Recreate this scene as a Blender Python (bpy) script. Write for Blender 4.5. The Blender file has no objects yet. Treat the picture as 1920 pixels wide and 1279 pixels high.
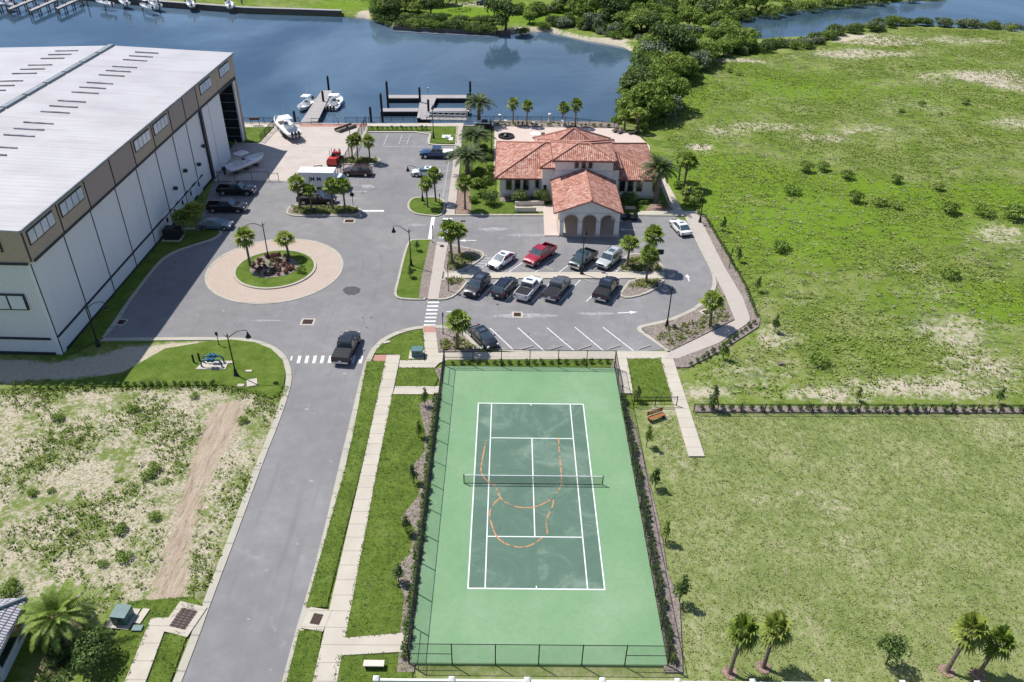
import bpy, bmesh, math, random
import numpy as np
from mathutils import Vector, Matrix
R = math.radians
random.seed(7); rng = np.random.default_rng(7)
scene = bpy.context.scene
C = scene.collection

# ------------------------------------------------------------------ camera
FPX = 1500.0
CAM = np.array([2.875, -42.011, 52.56])
AX = np.array([0.999912922, 0.000866549, 0.013168048])
UX = np.array([-0.01139112, 0.56046447, 0.82810012])
WX = np.array([0.00666263, 0.82817801, -0.56042554])
cd = bpy.data.cameras.new('camera'); cam = bpy.data.objects.new('camera', cd); C.objects.link(cam)
cd.sensor_width = 36; cd.lens = FPX / 1920 * 36; cd.clip_start = 0.5; cd.clip_end = 3000
m = Matrix.Identity(4)
for i in range(3):
    m[i][0] = AX[i]; m[i][1] = UX[i]; m[i][2] = -WX[i]; m[i][3] = CAM[i]
cam.matrix_world = m
scene.camera = cam

# ------------------------------------------------------------------ light
SUN = Vector((-0.54, 0.35, 1.0)).normalized()
elev = math.asin(SUN.z); azi = math.atan2(SUN.x, SUN.y)
w = bpy.data.worlds.new('World'); scene.world = w; w.use_nodes = True
nt = w.node_tree; nt.nodes.clear()
sky = nt.nodes.new('ShaderNodeTexSky'); sky.sky_type = 'NISHITA'; sky.sun_disc = False
sky.sun_elevation = elev; sky.sun_rotation = azi; sky.altitude = 50; sky.air_density = 1.0; sky.dust_density = 1.2; sky.ozone_density = 1.5
bg = nt.nodes.new('ShaderNodeBackground'); bg.inputs['Strength'].default_value = 0.075
wo = nt.nodes.new('ShaderNodeOutputWorld')
# loose cumulus in the sky, seen only as reflections and soft light
tc = nt.nodes.new('ShaderNodeTexCoord'); mp = nt.nodes.new('ShaderNodeMapping'); mp.inputs['Scale'].default_value = (1.0, 1.0, 2.6)
ns = nt.nodes.new('ShaderNodeTexNoise'); ns.inputs['Scale'].default_value = 2.6; ns.inputs['Detail'].default_value = 7; ns.inputs['Roughness'].default_value = .55
cr = nt.nodes.new('ShaderNodeValToRGB'); cr.color_ramp.elements[0].position = .50; cr.color_ramp.elements[1].position = .74
mx = nt.nodes.new('ShaderNodeMix'); mx.data_type = 'RGBA'
mx.inputs['B'].default_value = (8.0, 9.4, 12.0, 1)
nt.links.new(tc.outputs['Generated'], mp.inputs['Vector']); nt.links.new(mp.outputs[0], ns.inputs['Vector'])
nt.links.new(ns.outputs['Fac'], cr.inputs[0]); nt.links.new(cr.outputs[0], mx.inputs['Factor'])
tn = nt.nodes.new('ShaderNodeMix'); tn.data_type = 'RGBA'; tn.blend_type = 'MULTIPLY'; tn.inputs['Factor'].default_value = 1; tn.inputs['B'].default_value = (.78, .94, 1.2, 1)
nt.links.new(sky.outputs[0], tn.inputs['A']); nt.links.new(tn.outputs['Result'], mx.inputs['A']); nt.links.new(mx.outputs['Result'], bg.inputs['Color']); nt.links.new(bg.outputs[0], wo.inputs[0])
sl = bpy.data.lights.new('sun', 'SUN'); sl.energy = 4.9; sl.angle = R(0.55); sl.color = (1.0, 0.955, 0.9)
so = bpy.data.objects.new('sun', sl); C.objects.link(so)
so.rotation_euler = SUN.to_track_quat('Z', 'Y').to_euler(); so.location = (0, 0, 150)
vs = scene.view_settings
scene.display_settings.display_device = 'sRGB'; vs.view_transform = 'Standard'; vs.look = 'None'; vs.exposure = 0.22; vs.gamma = 1

# ------------------------------------------------------------------ measuring: a photo pixel (1920 wide) to the point at height z in the world
def P(px, py, z=0.0):
    d = (px - 960) / FPX * AX - (py - 639.5) / FPX * UX + WX
    t = (z - CAM[2]) / d[2]
    p = CAM + t * d
    return Vector((p[0], p[1], z))
def P2(px, py, z=0.0):
    q = P(px, py, z); return (q.x, q.y)
def HT(bx, by, ty, z=0.0):
    """height of an upright thing whose foot is at (bx,by) and whose top is at row ty"""
    g = np.array(P(bx, by, z)); k = (639.5 - ty) / FPX; r = g - CAM
    return (k * (r @ WX) - r @ UX) / (UX[2] - k * WX[2])
def heading(x0, y0, x1, y1):
    a, b = P(x0, y0), P(x1, y1); return math.atan2(b.y - a.y, b.x - a.x)
def W(pts, z=0.0): return [P2(x, y, z) for x, y in pts]
def chaikin(p, n=2, closed=False):
    for _ in range(n):
        q = []
        rngi = range(len(p) if closed else len(p) - 1)
        if not closed: q.append(p[0])
        for i in rngi:
            a = p[i]; b = p[(i + 1) % len(p)]
            q.append((a[0] * .75 + b[0] * .25, a[1] * .75 + b[1] * .25)); q.append((a[0] * .25 + b[0] * .75, a[1] * .25 + b[1] * .75))
        if not closed: q.append(p[-1])
        p = q
    return p

# ------------------------------------------------------------------ objects, names, labels
def tag(o, label=None, cat=None, group=None, kind=None):
    if label: o['label'] = label
    if cat: o['category'] = cat
    if group: o['group'] = group
    if kind: o['kind'] = kind
    return o
def empty(name, loc, rz=0.0, label=None, cat=None, group=None):
    o = bpy.data.objects.new(name, None); C.objects.link(o); o.location = loc; o.rotation_euler = (0, 0, rz)
    o.empty_display_size = .3
    return tag(o, label, cat, group)
def struct(o): o['kind'] = 'structure'; return o
def copy_tree(o, loc=None, rz=None, sc=None, label=None, group=None, parent=None):
    c = o.copy(); C.objects.link(c)
    if parent is not None: c.parent = parent
    for ch in o.children: copy_tree(ch, parent=c)
    if loc is not None: c.location = loc
    if rz is not None: c.rotation_euler = (0, 0, rz)
    if sc is not None: c.scale = sc if hasattr(sc, '__len__') else (sc, sc, sc)
    if label: c['label'] = label
    if group: c['group'] = group
    return c
class Proto:
    """first use places the built object itself, later uses place copies"""
    def __init__(s, o): s.o = o; s.used = False
    def put(s, loc, rz=0.0, sc=1.0, label=None, group=None, name=None):
        if not s.used:
            s.used = True; o = s.o; o.location = loc; o.rotation_euler = (0, 0, rz); o.scale = sc if hasattr(sc, '__len__') else (sc, sc, sc)
            if label: o['label'] = label
            if group: o['group'] = group
            return o
        return copy_tree(s.o, loc, rz, sc, label, group)

class MB:
    def __init__(s): s.v = []; s.f = []; s.m = []
    def add(s, vs, fs, mat=0):
        n = len(s.v); s.v += [tuple(v) for v in vs]; s.f += [tuple(i + n for i in f) for f in fs]; s.m += [mat] * len(fs); return s
    def box(s, c, d, rz=0.0, mat=0, top=1.0, topy=None, M=None):
        """c = centre of the base, d = full sizes, top = scale of the top face"""
        cx, cy, cz = c; hx, hy = d[0] / 2, d[1] / 2; ty = top if topy is None else topy
        p = [(-hx, -hy, 0), (hx, -hy, 0), (hx, hy, 0), (-hx, hy, 0), (-hx * top, -hy * ty, d[2]), (hx * top, -hy * ty, d[2]), (hx * top, hy * ty, d[2]), (-hx * top, hy * ty, d[2])]
        co, si = math.cos(rz), math.sin(rz)
        p = [(cx + x * co - y * si, cy + x * si + y * co, cz + z) for x, y, z in p]
        if M is not None: p = [tuple(M @ Vector(q)) for q in p]
        return s.add(p, [(0, 3, 2, 1), (4, 5, 6, 7), (0, 1, 5, 4), (1, 2, 6, 5), (2, 3, 7, 6), (3, 0, 4, 7)], mat)
    def prism(s, poly, z0, z1, mat=0, cap=True, bottom=False):
        ar = sum(poly[i][0] * poly[(i + 1) % len(poly)][1] - poly[(i + 1) % len(poly)][0] * poly[i][1] for i in range(len(poly)))
        if ar < 0: poly = poly[::-1]
        n = len(poly); vs = [(x, y, z0) for x, y in poly] + [(x, y, z1) for x, y in poly]
        fs = [(i, (i + 1) % n, n + (i + 1) % n, n + i) for i in range(n)]
        if cap: fs.append(tuple(range(n, 2 * n)))
        if bottom: fs.append(tuple(range(n - 1, -1, -1)))
        return s.add(vs, fs, mat)
    def poly3(s, pts, mat=0): return s.add(pts, [tuple(range(len(pts)))], mat)
    def slab(s, pts, t, mat=0):
        """polygon in space given a thickness t below it (vertical)"""
        n = len(pts); vs = [tuple(p) for p in pts] + [(p[0], p[1], p[2] - t) for p in pts]
        fs = [tuple(range(n)), tuple(range(2 * n - 1, n - 1, -1))] + [(i, n + i, n + (i + 1) % n, (i + 1) % n) for i in range(n)]
        return s.add(vs, fs, mat)
    def ribbon(s, path, wd, z0, z1, mat=0, closed=False, off=0.0):
        n = len(path); L = []; Rr = []
        for i in range(n):
            a = path[(i - 1) % n] if (closed or i > 0) else path[i]; b = path[(i + 1) % n] if (closed or i < n - 1) else path[i]
            dx, dy = b[0] - a[0], b[1] - a[1]; l = math.hypot(dx, dy) or 1; nx, ny = -dy / l, dx / l
            L.append((path[i][0] + nx * (off + wd / 2), path[i][1] + ny * (off + wd / 2))); Rr.append((path[i][0] + nx * (off - wd / 2), path[i][1] + ny * (off - wd / 2)))
        vs = []
        for i in range(n): vs += [(*L[i], z1), (*Rr[i], z1), (*L[i], z0), (*Rr[i], z0)]
        fs = []
        for i in range(n if closed else n - 1):
            a = 4 * i; b = 4 * ((i + 1) % n)
            fs += [(a, a + 1, b + 1, b), (a + 1, a + 3, b + 3, b + 1), (a + 2, a, b, b + 2)]
        if not closed: fs += [(0, 2, 3, 1), (4 * n - 4, 4 * n - 3, 4 * n - 1, 4 * n - 2)]
        return s.add(vs, fs, mat)
    def tube(s, pts, rad, n=8, mat=0, cap=True):
        if not hasattr(rad, '__len__'): rad = [rad] * len(pts)
        pts = [Vector(p) for p in pts]; rings = []
        up = Vector((0, 0, 1))
        for i, p in enumerate(pts):
            t = (pts[min(i + 1, len(pts) - 1)] - pts[max(i - 1, 0)]); t = t.normalized() if t.length > 1e-9 else up
            ref = Vector((1, 0, 0)) if abs(t.z) > .9 else up
            a = t.cross(ref).normalized(); b = t.cross(a).normalized()
            rings.append([p + (a * math.cos(2 * math.pi * k / n) + b * math.sin(2 * math.pi * k / n)) * rad[i] for k in range(n)])
        return s.loft(rings, mat, cap)
    def loft(s, rings, mat=0, cap=True):
        n = len(rings[0]); vs = [tuple(p) for r in rings for p in r]; fs = []
        for i in range(len(rings) - 1):
            for k in range(n): fs.append((i * n + k, i * n + (k + 1) % n, (i + 1) * n + (k + 1) % n, (i + 1) * n + k))
        if cap: fs += [tuple(range(n - 1, -1, -1)), tuple(range((len(rings) - 1) * n, len(rings) * n))]
        return s.add(vs, fs, mat)
    def lathe(s, prof, c=(0, 0, 0), n=14, mat=0, cap=True):
        return s.loft([[(c[0] + r * math.cos(2 * math.pi * k / n), c[1] + r * math.sin(2 * math.pi * k / n), c[2] + z) for k in range(n)] for r, z in prof], mat, cap)
    def build(s, name, mats, parent=None, smooth=None, fix=True):
        me = bpy.data.meshes.new(name); me.from_pydata(s.v, [], s.f)
        if not isinstance(mats, (list, tuple)): mats = [mats]
        for q in mats: me.materials.append(q)
        if len(mats) > 1: me.polygons.foreach_set('material_index', s.m)
        if fix:
            bm = bmesh.new(); bm.from_mesh(me); bmesh.ops.recalc_face_normals(bm, faces=bm.faces); bm.to_mesh(me); bm.free()
        if smooth:
            me.polygons.foreach_set('use_smooth', [True] * len(me.polygons)); me.set_sharp_from_angle(angle=R(smooth))
        me.update()
        o = bpy.data.objects.new(name, me); C.objects.link(o)
        if parent is not None: o.parent = parent
        return o
def npmesh(name, V, F, mat, parent=None, attr=None):
    """fast mesh from numpy vertices and equal-sided faces"""
    k = F.shape[1]; me = bpy.data.meshes.new(name)
    me.vertices.add(len(V)); me.vertices.foreach_set('co', V.astype(np.float32).ravel())
    me.loops.add(F.size); me.loops.foreach_set('vertex_index', F.astype(np.int32).ravel())
    me.polygons.add(len(F)); me.polygons.foreach_set('loop_start', (np.arange(len(F)) * k).astype(np.int32)); me.polygons.foreach_set('loop_total', np.full(len(F), k, np.int32))
    if attr is not None:
        for nm, a in attr.items():
            at = me.attributes.new(nm, 'FLOAT', 'POINT'); at.data.foreach_set('value', a.astype(np.float32))
    me.update(calc_edges=True)
    me.materials.append(mat); o = bpy.data.objects.new(name, me); C.objects.link(o)
    if parent is not None: o.parent = parent
    return o

# ------------------------------------------------------------------ materials
class N:
    def __init__(s, name):
        s.mat = bpy.data.materials.new(name); s.mat.use_nodes = True; s.t = s.mat.node_tree; s.t.nodes.clear()
        s.out = s.t.nodes.new('ShaderNodeOutputMaterial'); s.b = s.t.nodes.new('ShaderNodeBsdfPrincipled'); s.t.links.new(s.b.outputs[0], s.out.inputs[0])
        s.geo = s.t.nodes.new('ShaderNodeNewGeometry'); s.pos = s.geo.outputs['Position']
    def tc(s, k='Object'): return s.t.nodes.new('ShaderNodeTexCoord').outputs[k]
    def put(s, sock, v):
        if hasattr(v, 'is_output') or isinstance(v, bpy.types.NodeSocket): s.t.links.new(v, sock)
        elif hasattr(v, '__len__') and len(v) == 3 and sock.type == 'RGBA': sock.default_value = (*v, 1)
        else: sock.default_value = v
    def mapv(s, v, scale=(1, 1, 1), rot=(0, 0, 0), loc=(0, 0, 0)):
        n = s.t.nodes.new('ShaderNodeMapping'); s.put(n.inputs['Vector'], v); n.inputs['Scale'].default_value = scale; n.inputs['Rotation'].default_value = rot; n.inputs['Location'].default_value = loc; return n.outputs[0]
    def noise(s, scale, detail=3, rough=.55, v=None, dist=0.0):
        n = s.t.nodes.new('ShaderNodeTexNoise'); s.put(n.inputs['Vector'], v if v is not None else s.pos); n.inputs['Scale'].default_value = scale; n.inputs['Detail'].default_value = detail; n.inputs['Roughness'].default_value = rough; n.inputs['Distortion'].default_value = dist; return n.outputs['Fac']
    def voro(s, scale, v=None, out='Distance', feature='F1'):
        n = s.t.nodes.new('ShaderNodeTexVoronoi'); n.feature = feature; s.put(n.inputs['Vector'], v if v is not None else s.pos); n.inputs['Scale'].default_value = scale; return n.outputs[out]
    def wave(s, scale, v=None, axis='X', dist=0.0, prof='SIN'):
        n = s.t.nodes.new('ShaderNodeTexWave'); n.bands_direction = axis; n.wave_profile = prof; s.put(n.inputs['Vector'], v if v is not None else s.pos); n.inputs['Scale'].default_value = scale; n.inputs['Distortion'].default_value = dist; return n.outputs['Fac']
    def math(s, op, a, b=0.0, clamp=False):
        n = s.t.nodes.new('ShaderNodeMath'); n.operation = op; n.use_clamp = clamp; s.put(n.inputs[0], a); s.put(n.inputs[1], b); return n.outputs[0]
    def step(s, v, lo, hi, a=0.0, b=1.0):
        n = s.t.nodes.new('ShaderNodeMapRange'); n.interpolation_type = 'SMOOTHSTEP'; s.put(n.inputs[0], v); s.put(n.inputs[1], lo); s.put(n.inputs[2], hi); s.put(n.inputs[3], a); s.put(n.inputs[4], b); return n.outputs[0]
    def mix(s, f, a, b, bt='MIX'):
        n = s.t.nodes.new('ShaderNodeMix'); n.data_type = 'RGBA'; n.blend_type = bt; s.put(n.inputs['Factor'], f); s.put(n.inputs['A'], a); s.put(n.inputs['B'], b); return n.outputs['Result']
    def ramp(s, f, stops):
        n = s.t.nodes.new('ShaderNodeValToRGB'); s.put(n.inputs[0], f); e = n.color_ramp.elements
        while len(e) < len(stops): e.new(.5)
        for i, (p, c) in enumerate(stops): e[i].position = p; e[i].color = (*c, 1)
        return n.outputs[0]
    def attr(s, name):
        n = s.t.nodes.new('ShaderNodeAttribute'); n.attribute_name = name; return n.outputs['Fac']
    def bump(s, h, strength=.3, dist=.05):
        n = s.t.nodes.new('ShaderNodeBump'); s.put(n.inputs['Height'], h); n.inputs['Strength'].default_value = strength; n.inputs['Distance'].default_value = dist; s.t.links.new(n.outputs[0], s.b.inputs['Normal']); return n
    def set(s, col=None, rough=None, metal=None, spec=None, **k):
        if col is not None: s.put(s.b.inputs['Base Color'], col)
        if rough is not None: s.put(s.b.inputs['Roughness'], rough)
        if metal is not None: s.b.inputs['Metallic'].default_value = metal
        if spec is not None: s.b.inputs['Specular IOR Level'].default_value = spec
        for a, v in k.items(): s.put(s.b.inputs[a.replace('_', ' ')], v)
        return s.mat
def sc3(c, k): return tuple(min(1, x * k) for x in c)
def simple(name, col, rough=.55, metal=0.0, var=.18, scale=1.5, spec=.4, coat=0.0, bump=0.0, bscale=20.):
    n = N(name); f = n.noise(scale, 4)
    c = n.ramp(f, [(.3, sc3(col, 1 - var)), (.7, sc3(col, 1 + var))])
    n.set(c, rough, metal, spec)
    if coat: n.b.inputs['Coat Weight'].default_value = coat; n.b.inputs['Coat Roughness'].default_value = .06
    if bump: n.bump(n.noise(bscale, 3), bump, .02)
    return n.mat
MT = {}
def terrain_mat():
    n = N('terrain'); sand, lush, lot, lawn, dirt = [n.attr(k) for k in ('sand', 'lush', 'lot', 'lawn', 'dirt')]
    big = n.noise(.035, 4, .6); mid = n.noise(.16, 5, .65); fine = n.noise(1.1, 6, .75); vf = n.noise(4.2, 4, .8)
    # tall field grass
    g = n.ramp(mid, [(.3, (.095, .150, .020)), (.5, (.155, .215, .036)), (.7, (.215, .260, .072))])
    g = n.mix(n.step(n.math('ADD', big, n.math('MULTIPLY', lush, .5)), .45, .85), g, (.140, .232, .018))
    dry = n.step(n.math('SUBTRACT', n.math('ADD', n.math('MULTIPLY', mid, .6), n.math('MULTIPLY', fine, .5)), n.math('MULTIPLY', lush, .22)), .50, .66)
    g = n.mix(n.math('MULTIPLY', dry, .5), g, (.27, .28, .13))
    # pale mown lawn
    lw = n.ramp(n.math('ADD', n.math('MULTIPLY', fine, .55), n.math('MULTIPLY', mid, .45)), [(.34, (.120, .170, .042)), (.49, (.225, .270, .095)), (.62, (.350, .345, .185))])
    lw = n.mix(n.step(n.noise(.07, 4, .6, dist=1.0), .56, .78, 0, .7), lw, (.155, .205, .056))
    g = n.mix(lawn, g, lw)
    wvv = n.noise(.5, 5, .7, v=n.mapv(n.pos, (.55, 1.3, 1), (0, 0, .12)), dist=.8); g = n.mix(n.math('MULTIPLY', n.step(wvv, .52, .64, 0, .75), n.math('SUBTRACT', 1.0, lawn)), g, (.050, .092, .012))
    g = n.mix(n.math('MULTIPLY', n.step(n.math('ADD', sand, n.math('MULTIPLY', n.math('SUBTRACT', fine, .5), 2.0)), .1, 1.0, 0, .75), n.math('SUBTRACT', 1.0, n.math('MULTIPLY', lawn, .6))), g, (.42, .41, .27))
    # sand showing through
    sn = n.math('ADD', n.math('ADD', n.math('MULTIPLY', fine, .55), n.math('MULTIPLY', mid, .45)), n.math('MULTIPLY', sand, .30))
    sandc = n.ramp(vf, [(.25, (.25, .21, .14)), (.45, (.46, .405, .30)), (.7, (.58, .525, .41))])
    g = n.mix(n.step(sn, .60, .74), g, sandc)
    # weedy sandy lot
    ls = n.math('ADD', n.math('MULTIPLY', n.noise(.28, 5, .7), .55), n.math('MULTIPLY', n.noise(1.7, 5, .75), .45))
    lg = n.mix(fine, (.09, .15, .022), (.24, .28, .09))
    lotc = n.mix(n.step(ls, .42, .54), lg, n.mix(n.step(vf, .38, .5), (.20, .19, .10), sandc))
    g = n.mix(lot, g, lotc)
    # reddish wheel-track dirt
    dv = n.mapv(n.pos, (1, .12, 1), (0, 0, R(11)))
    dc = n.ramp(n.noise(3.0, 6, .7, v=dv), [(.3, (.19, .14, .10)), (.46, (.39, .31, .23)), (.7, (.50, .42, .33))])
    g = n.mix(n.step(n.math('ADD', dirt, n.math('MULTIPLY', n.math('SUBTRACT', fine, .5), 2.2)), .35, .75), g, dc)
    g = n.mix(n.step(vf, .3, .40, .45, 0.0), g, (.05, .062, .02))  # dark specks: shade between grass clumps painted into the colour
    n.bump(n.math('ADD', fine, n.math('MULTIPLY', vf, .6)), .9, .22)
    return n.set(g, .95, spec=.1)
def mk_materials():
    MT['terrain'] = terrain_mat()
    n = N('asphalt'); a = n.noise(.09, 5, .6); b = n.noise(.6, 4, .6); f = n.noise(14, 3, .7)
    c = n.ramp(n.math('ADD', n.math('MULTIPLY', a, .6), n.math('MULTIPLY', b, .4)), [(.32, (.176, .173, .175)), (.50, (.218, .214, .214)), (.66, (.268, .262, .260))])
    c = n.mix(n.step(n.noise(.35, 6, .7, dist=1.2), .58, .74, 0, .6), c, (.33, .32, .325))
    st = n.noise(.9, 4, .6, v=n.mapv(n.pos, (1, .06, 1), (0, 0, R(-9)))); c = n.mix(n.step(st, .55, .7, 0, .30), c, (.150, .146, .156))
    c = n.mix(n.step(f, .5, .62, 0, .35), c, (.13, .128, .135), 'MIX'); n.bump(f, .25, .02)
    vd = n.t.nodes.new('ShaderNodeVectorMath'); vd.operation = 'DISTANCE'; n.put(vd.inputs[0], n.pos); vd.inputs[1].default_value = (-28.25, 52.2, 0); rr = vd.outputs['Value']
    ringm = n.math('MULTIPLY', n.step(rr, 9, 10.5), n.step(rr, 17, 21, 1, 0)); cv = n.t.nodes.new('ShaderNodeCombineXYZ'); n.put(cv.inputs[0], rr); rw = n.noise(1.6, 5, .75, v=cv.outputs[0])
    rw = n.math('MULTIPLY', n.math('MULTIPLY', n.step(rw, .52, .66), ringm), n.step(n.noise(.12, 3), .42, .6)); c = n.mix(n.math('MULTIPLY', rw, .5), c, (.12, .118, .124))
    pt = n.step(n.noise(.06, 2, .4, v=n.mapv(n.pos, (1, .5, 1), (0, 0, .5))), .52, .54, 0, .16); c = n.mix(pt, c, (.16, .156, .162))
    MT['asphalt'] = n.set(c, .9, spec=.2)
    def conc(name, col, joint=1.5, jd=.55):
        n = N(name); a = n.noise(.35, 5, .65); f = n.noise(6, 4, .7)
        c = n.ramp(n.math('ADD', n.math('MULTIPLY', a, .7), n.math('MULTIPLY', f, .3)), [(.3, sc3(col, .82)), (.6, col), (.75, sc3(col, 1.1))])
        c = n.mix(n.step(n.noise(1.3, 6, .75), .58, .75, 0, .35), c, sc3(col, .62))
        if joint:
            wv = n.wave(math.pi / 10 / joint, axis='Y'); c = n.mix(n.step(wv, .985, .999, 0, jd), c, sc3(col, .45))
        n.bump(f, .15, .01); return n.set(c, .85, spec=.25)
    MT['concrete'] = conc('concrete', (.50, .455, .375)); MT['kerb'] = conc('kerb concrete', (.43, .405, .335), 3.0)
    MT['yard'] = conc('yard concrete', (.49, .435, .39), 5.0, .22); MT['deckconc'] = conc('dock concrete', (.36, .34, .33), 2.0)
    def pavers(name, c1, c2, s=3.2):
        n = N(name); br = n.t.nodes.new('ShaderNodeTexBrick'); n.put(br.inputs['Vector'], n.mapv(n.pos, rot=(0, 0, .6))); br.inputs['Scale'].default_value = s
        n.put(br.inputs['Color1'], c1); n.put(br.inputs['Color2'], c2); n.put(br.inputs['Mortar'], sc3(c1, .55)); br.inputs['Mortar Size'].default_value = .02; br.inputs['Bias'].default_value = 0
        c = n.mix(n.noise(.5, 4), br.outputs['Color'], sc3(c1, .8)); c = n.mix(n.step(n.noise(7, 3, .8), .5, .7, 0, .4), c, sc3(c2, 1.25)); return n.set(c, .85, spec=.2)
    MT['pavers'] = pavers('pavers', (.47, .375, .31), (.53, .455, .385)); MT['pinkpath'] = pavers('pink pavers', (.47, .415, .365), (.52, .47, .42)); MT['redbrick'] = pavers('red pavers', (.44, .22, .175), (.50, .31, .25))
    MT['pooldeck'] = pavers('pool deck pavers', (.60, .49, .43), (.64, .55, .48), 2)
    n = N('turf'); a = n.noise(.55, 5, .65); f = n.noise(5.5, 5, .8); s = n.noise(1.6, 3, .6, v=n.mapv(n.pos, (1, .25, 1), (0, 0, R(-10))))
    c = n.ramp(n.math('ADD', n.math('MULTIPLY', a, .5), n.math('MULTIPLY', f, .5)), [(.33, (.038, .072, .010)), (.5, (.096, .150, .022)), (.68, (.165, .215, .048))])
    c = n.mix(n.step(s, .5, .7, 0, .45), c, (.115, .165, .028)); c = n.mix(n.step(n.noise(.3, 5, .7), .60, .74, 0, .65), c, (.20, .185, .09))
    n.bump(f, .8, .08); MT['turf'] = n.set(c, .95, spec=.1)
    n = N('mulch'); f = n.noise(5, 5, .8); c = n.ramp(f, [(.3, (.08, .064, .055)), (.5, (.235, .195, .17)), (.68, (.40, .35, .31))]); n.bump(f, .8, .06); MT['mulch'] = n.set(c, .95, spec=.1)
    n = N('red mulch'); f = n.noise(5, 5, .8); c = n.ramp(f, [(.3, (.12, .07, .05)), (.5, (.27, .18, .15)), (.66, (.40, .31, .26))]); n.bump(f, .8, .06); MT['redmulch'] = n.set(c, .95, spec=.1)
    n = N('court light green'); a = n.noise(.13, 5, .6); f = n.noise(2.5, 4, .7)
    c = n.ramp(n.math('ADD', n.math('MULTIPLY', a, .7), n.math('MULTIPLY', f, .3)), [(.32, (.140, .262, .132)), (.5, (.172, .300, .160)), (.68, (.225, .340, .200))]); MT['courtlight'] = n.set(c, .8, spec=.25)
    n = N('court dark green'); a = n.noise(.2, 6, .65, dist=1.5); f = n.noise(3, 4, .7)
    c = n.ramp(n.math('ADD', n.math('MULTIPLY', a, .8), n.math('MULTIPLY', f, .2)), [(.33, (.078, .142, .104)), (.5, (.098, .166, .122)), (.66, (.175, .25, .19))]); MT['courtdark'] = n.set(c, .8, spec=.25)
    n = N('marking paint'); c = n.ramp(n.noise(3.5, 6, .75), [(.36, (.34, .34, .34)), (.5, (.66, .66, .65)), (.8, (.76, .76, .75))]); MT['paint'] = n.set(c, .7)
    n = N('faded marking paint'); c = n.ramp(n.noise(2.5, 6, .75), [(.4, (.24, .24, .245)), (.62, (.50, .50, .50))]); MT['faded'] = n.set(c, .7)
    MT['courtline'] = simple('court line paint', (.70, .74, .70), .7, var=.06)
    n = N('orange line'); c = n.mix(n.step(n.noise(1.6, 5, .8), .50, .56), (.50, .235, .10), (.085, .14, .10)); MT['orange'] = n.set(c, .7)
    n = N('water'); v = n.mapv(n.pos, (1, 1.0, 1))
    lo = n.noise(.012, 5, .6, dist=1.0); c = n.mix(n.step(lo, .35, .7), (.032, .064, .100), (.098, .155, .212))  # broad bright and dark cloud reflections painted into the water colour
    h = n.math('ADD', n.math('MULTIPLY', n.noise(1.1, 3, .6, v=n.mapv(n.pos, (1, .55, 1))), .5), n.math('MULTIPLY', n.noise(.22, 3, .5), .8)); n.bump(h, .13, .30)
    MT['water'] = n.set(c, n.step(n.noise(.03, 4, .6, dist=1.0), .35, .65, .04, .10), spec=.5, IOR=1.33)
    n = N('standing seam roof'); o = n.tc(); a = n.noise(.12, 5, .6, v=o); seam = n.wave(.32, v=o, axis='Y'); a2 = n.noise(.7, 5, .7, v=n.mapv(o, (.12, 1, 1)))
    c = n.ramp(a, [(.3, (.41, .395, .395)), (.6, (.49, .475, .475))]); c = n.mix(n.step(a2, .48, .70, 0, .6), c, (.36, .32, .33)); c = n.mix(n.step(seam, .75, .99, 0, .28), c, (.30, .29, .29)); n.bump(n.step(seam, .8, 1), .3, .05); MT['metalroof'] = n.set(c, .45, .0, spec=.4)
    def ribbed(name, col, sc=1.15, dp=.38):
        n = N(name); o = n.tc(); nx = n.t.nodes.new('ShaderNodeSeparateXYZ'); n.put(nx.inputs[0], n.geo.outputs['Normal'])
        wv = n.mix(n.step(n.math('ABSOLUTE', nx.outputs[0]), .4, .6), n.wave(sc, v=o, axis='X'), n.wave(sc, v=o, axis='Y'))
        c = n.mix(n.step(wv, .1, .35, dp, 0), col, sc3(col, .6)); c = n.mix(n.step(n.noise(.4, 5, .7, v=n.mapv(o, (1, 1, .15))), .5, .75, 0, .25), c, sc3(col, .75)); n.bump(wv, .6 * dp / .38, .06); return n.set(c, .5, spec=.35)
    MT['wallmetal'] = ribbed('pale ribbed metal', (.80, .81, .81)); MT['panel'] = ribbed('flat wall panel', (.84, .84, .83), 2.4, .10)
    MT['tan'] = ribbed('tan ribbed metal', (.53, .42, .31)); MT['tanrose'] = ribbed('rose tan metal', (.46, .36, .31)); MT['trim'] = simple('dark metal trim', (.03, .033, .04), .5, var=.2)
    MT['greyvent'] = simple('grey green vent metal', (.22, .25, .255), .5, var=.25, scale=1)
    n = N('clay tile roof'); nx = n.t.nodes.new('ShaderNodeSeparateXYZ'); n.put(nx.inputs[0], n.geo.outputs['Normal']); dx = n.step(n.math('SUBTRACT', n.math('ABSOLUTE', nx.outputs[0]), n.math('ABSOLUTE', nx.outputs[1])), -.05, .05)
    wv = n.mix(dx, n.wave(1.0, axis='X'), n.wave(1.0, axis='Y'))
    cell = n.voro(2.6, v=n.mapv(n.pos, (1, 1, .3)), out='Color'); sp = n.t.nodes.new('ShaderNodeSeparateColor'); n.put(sp.inputs[0], cell)
    c = n.ramp(sp.outputs[0], [(0, (.26, .100, .070)), (.35, (.42, .190, .135)), (.7, (.51, .27, .20)), (1, (.61, .41, .32))])
    c = n.mix(n.step(n.noise(.5, 5, .7), .48, .68, 0, .5), c, (.56, .35, .29)); c = n.mix(n.step(wv, .05, .45, .6, 0), c, (.18, .07, .055)); n.bump(wv, .8, .09); MT['clay'] = n.set(c, .75, spec=.25)
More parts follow.
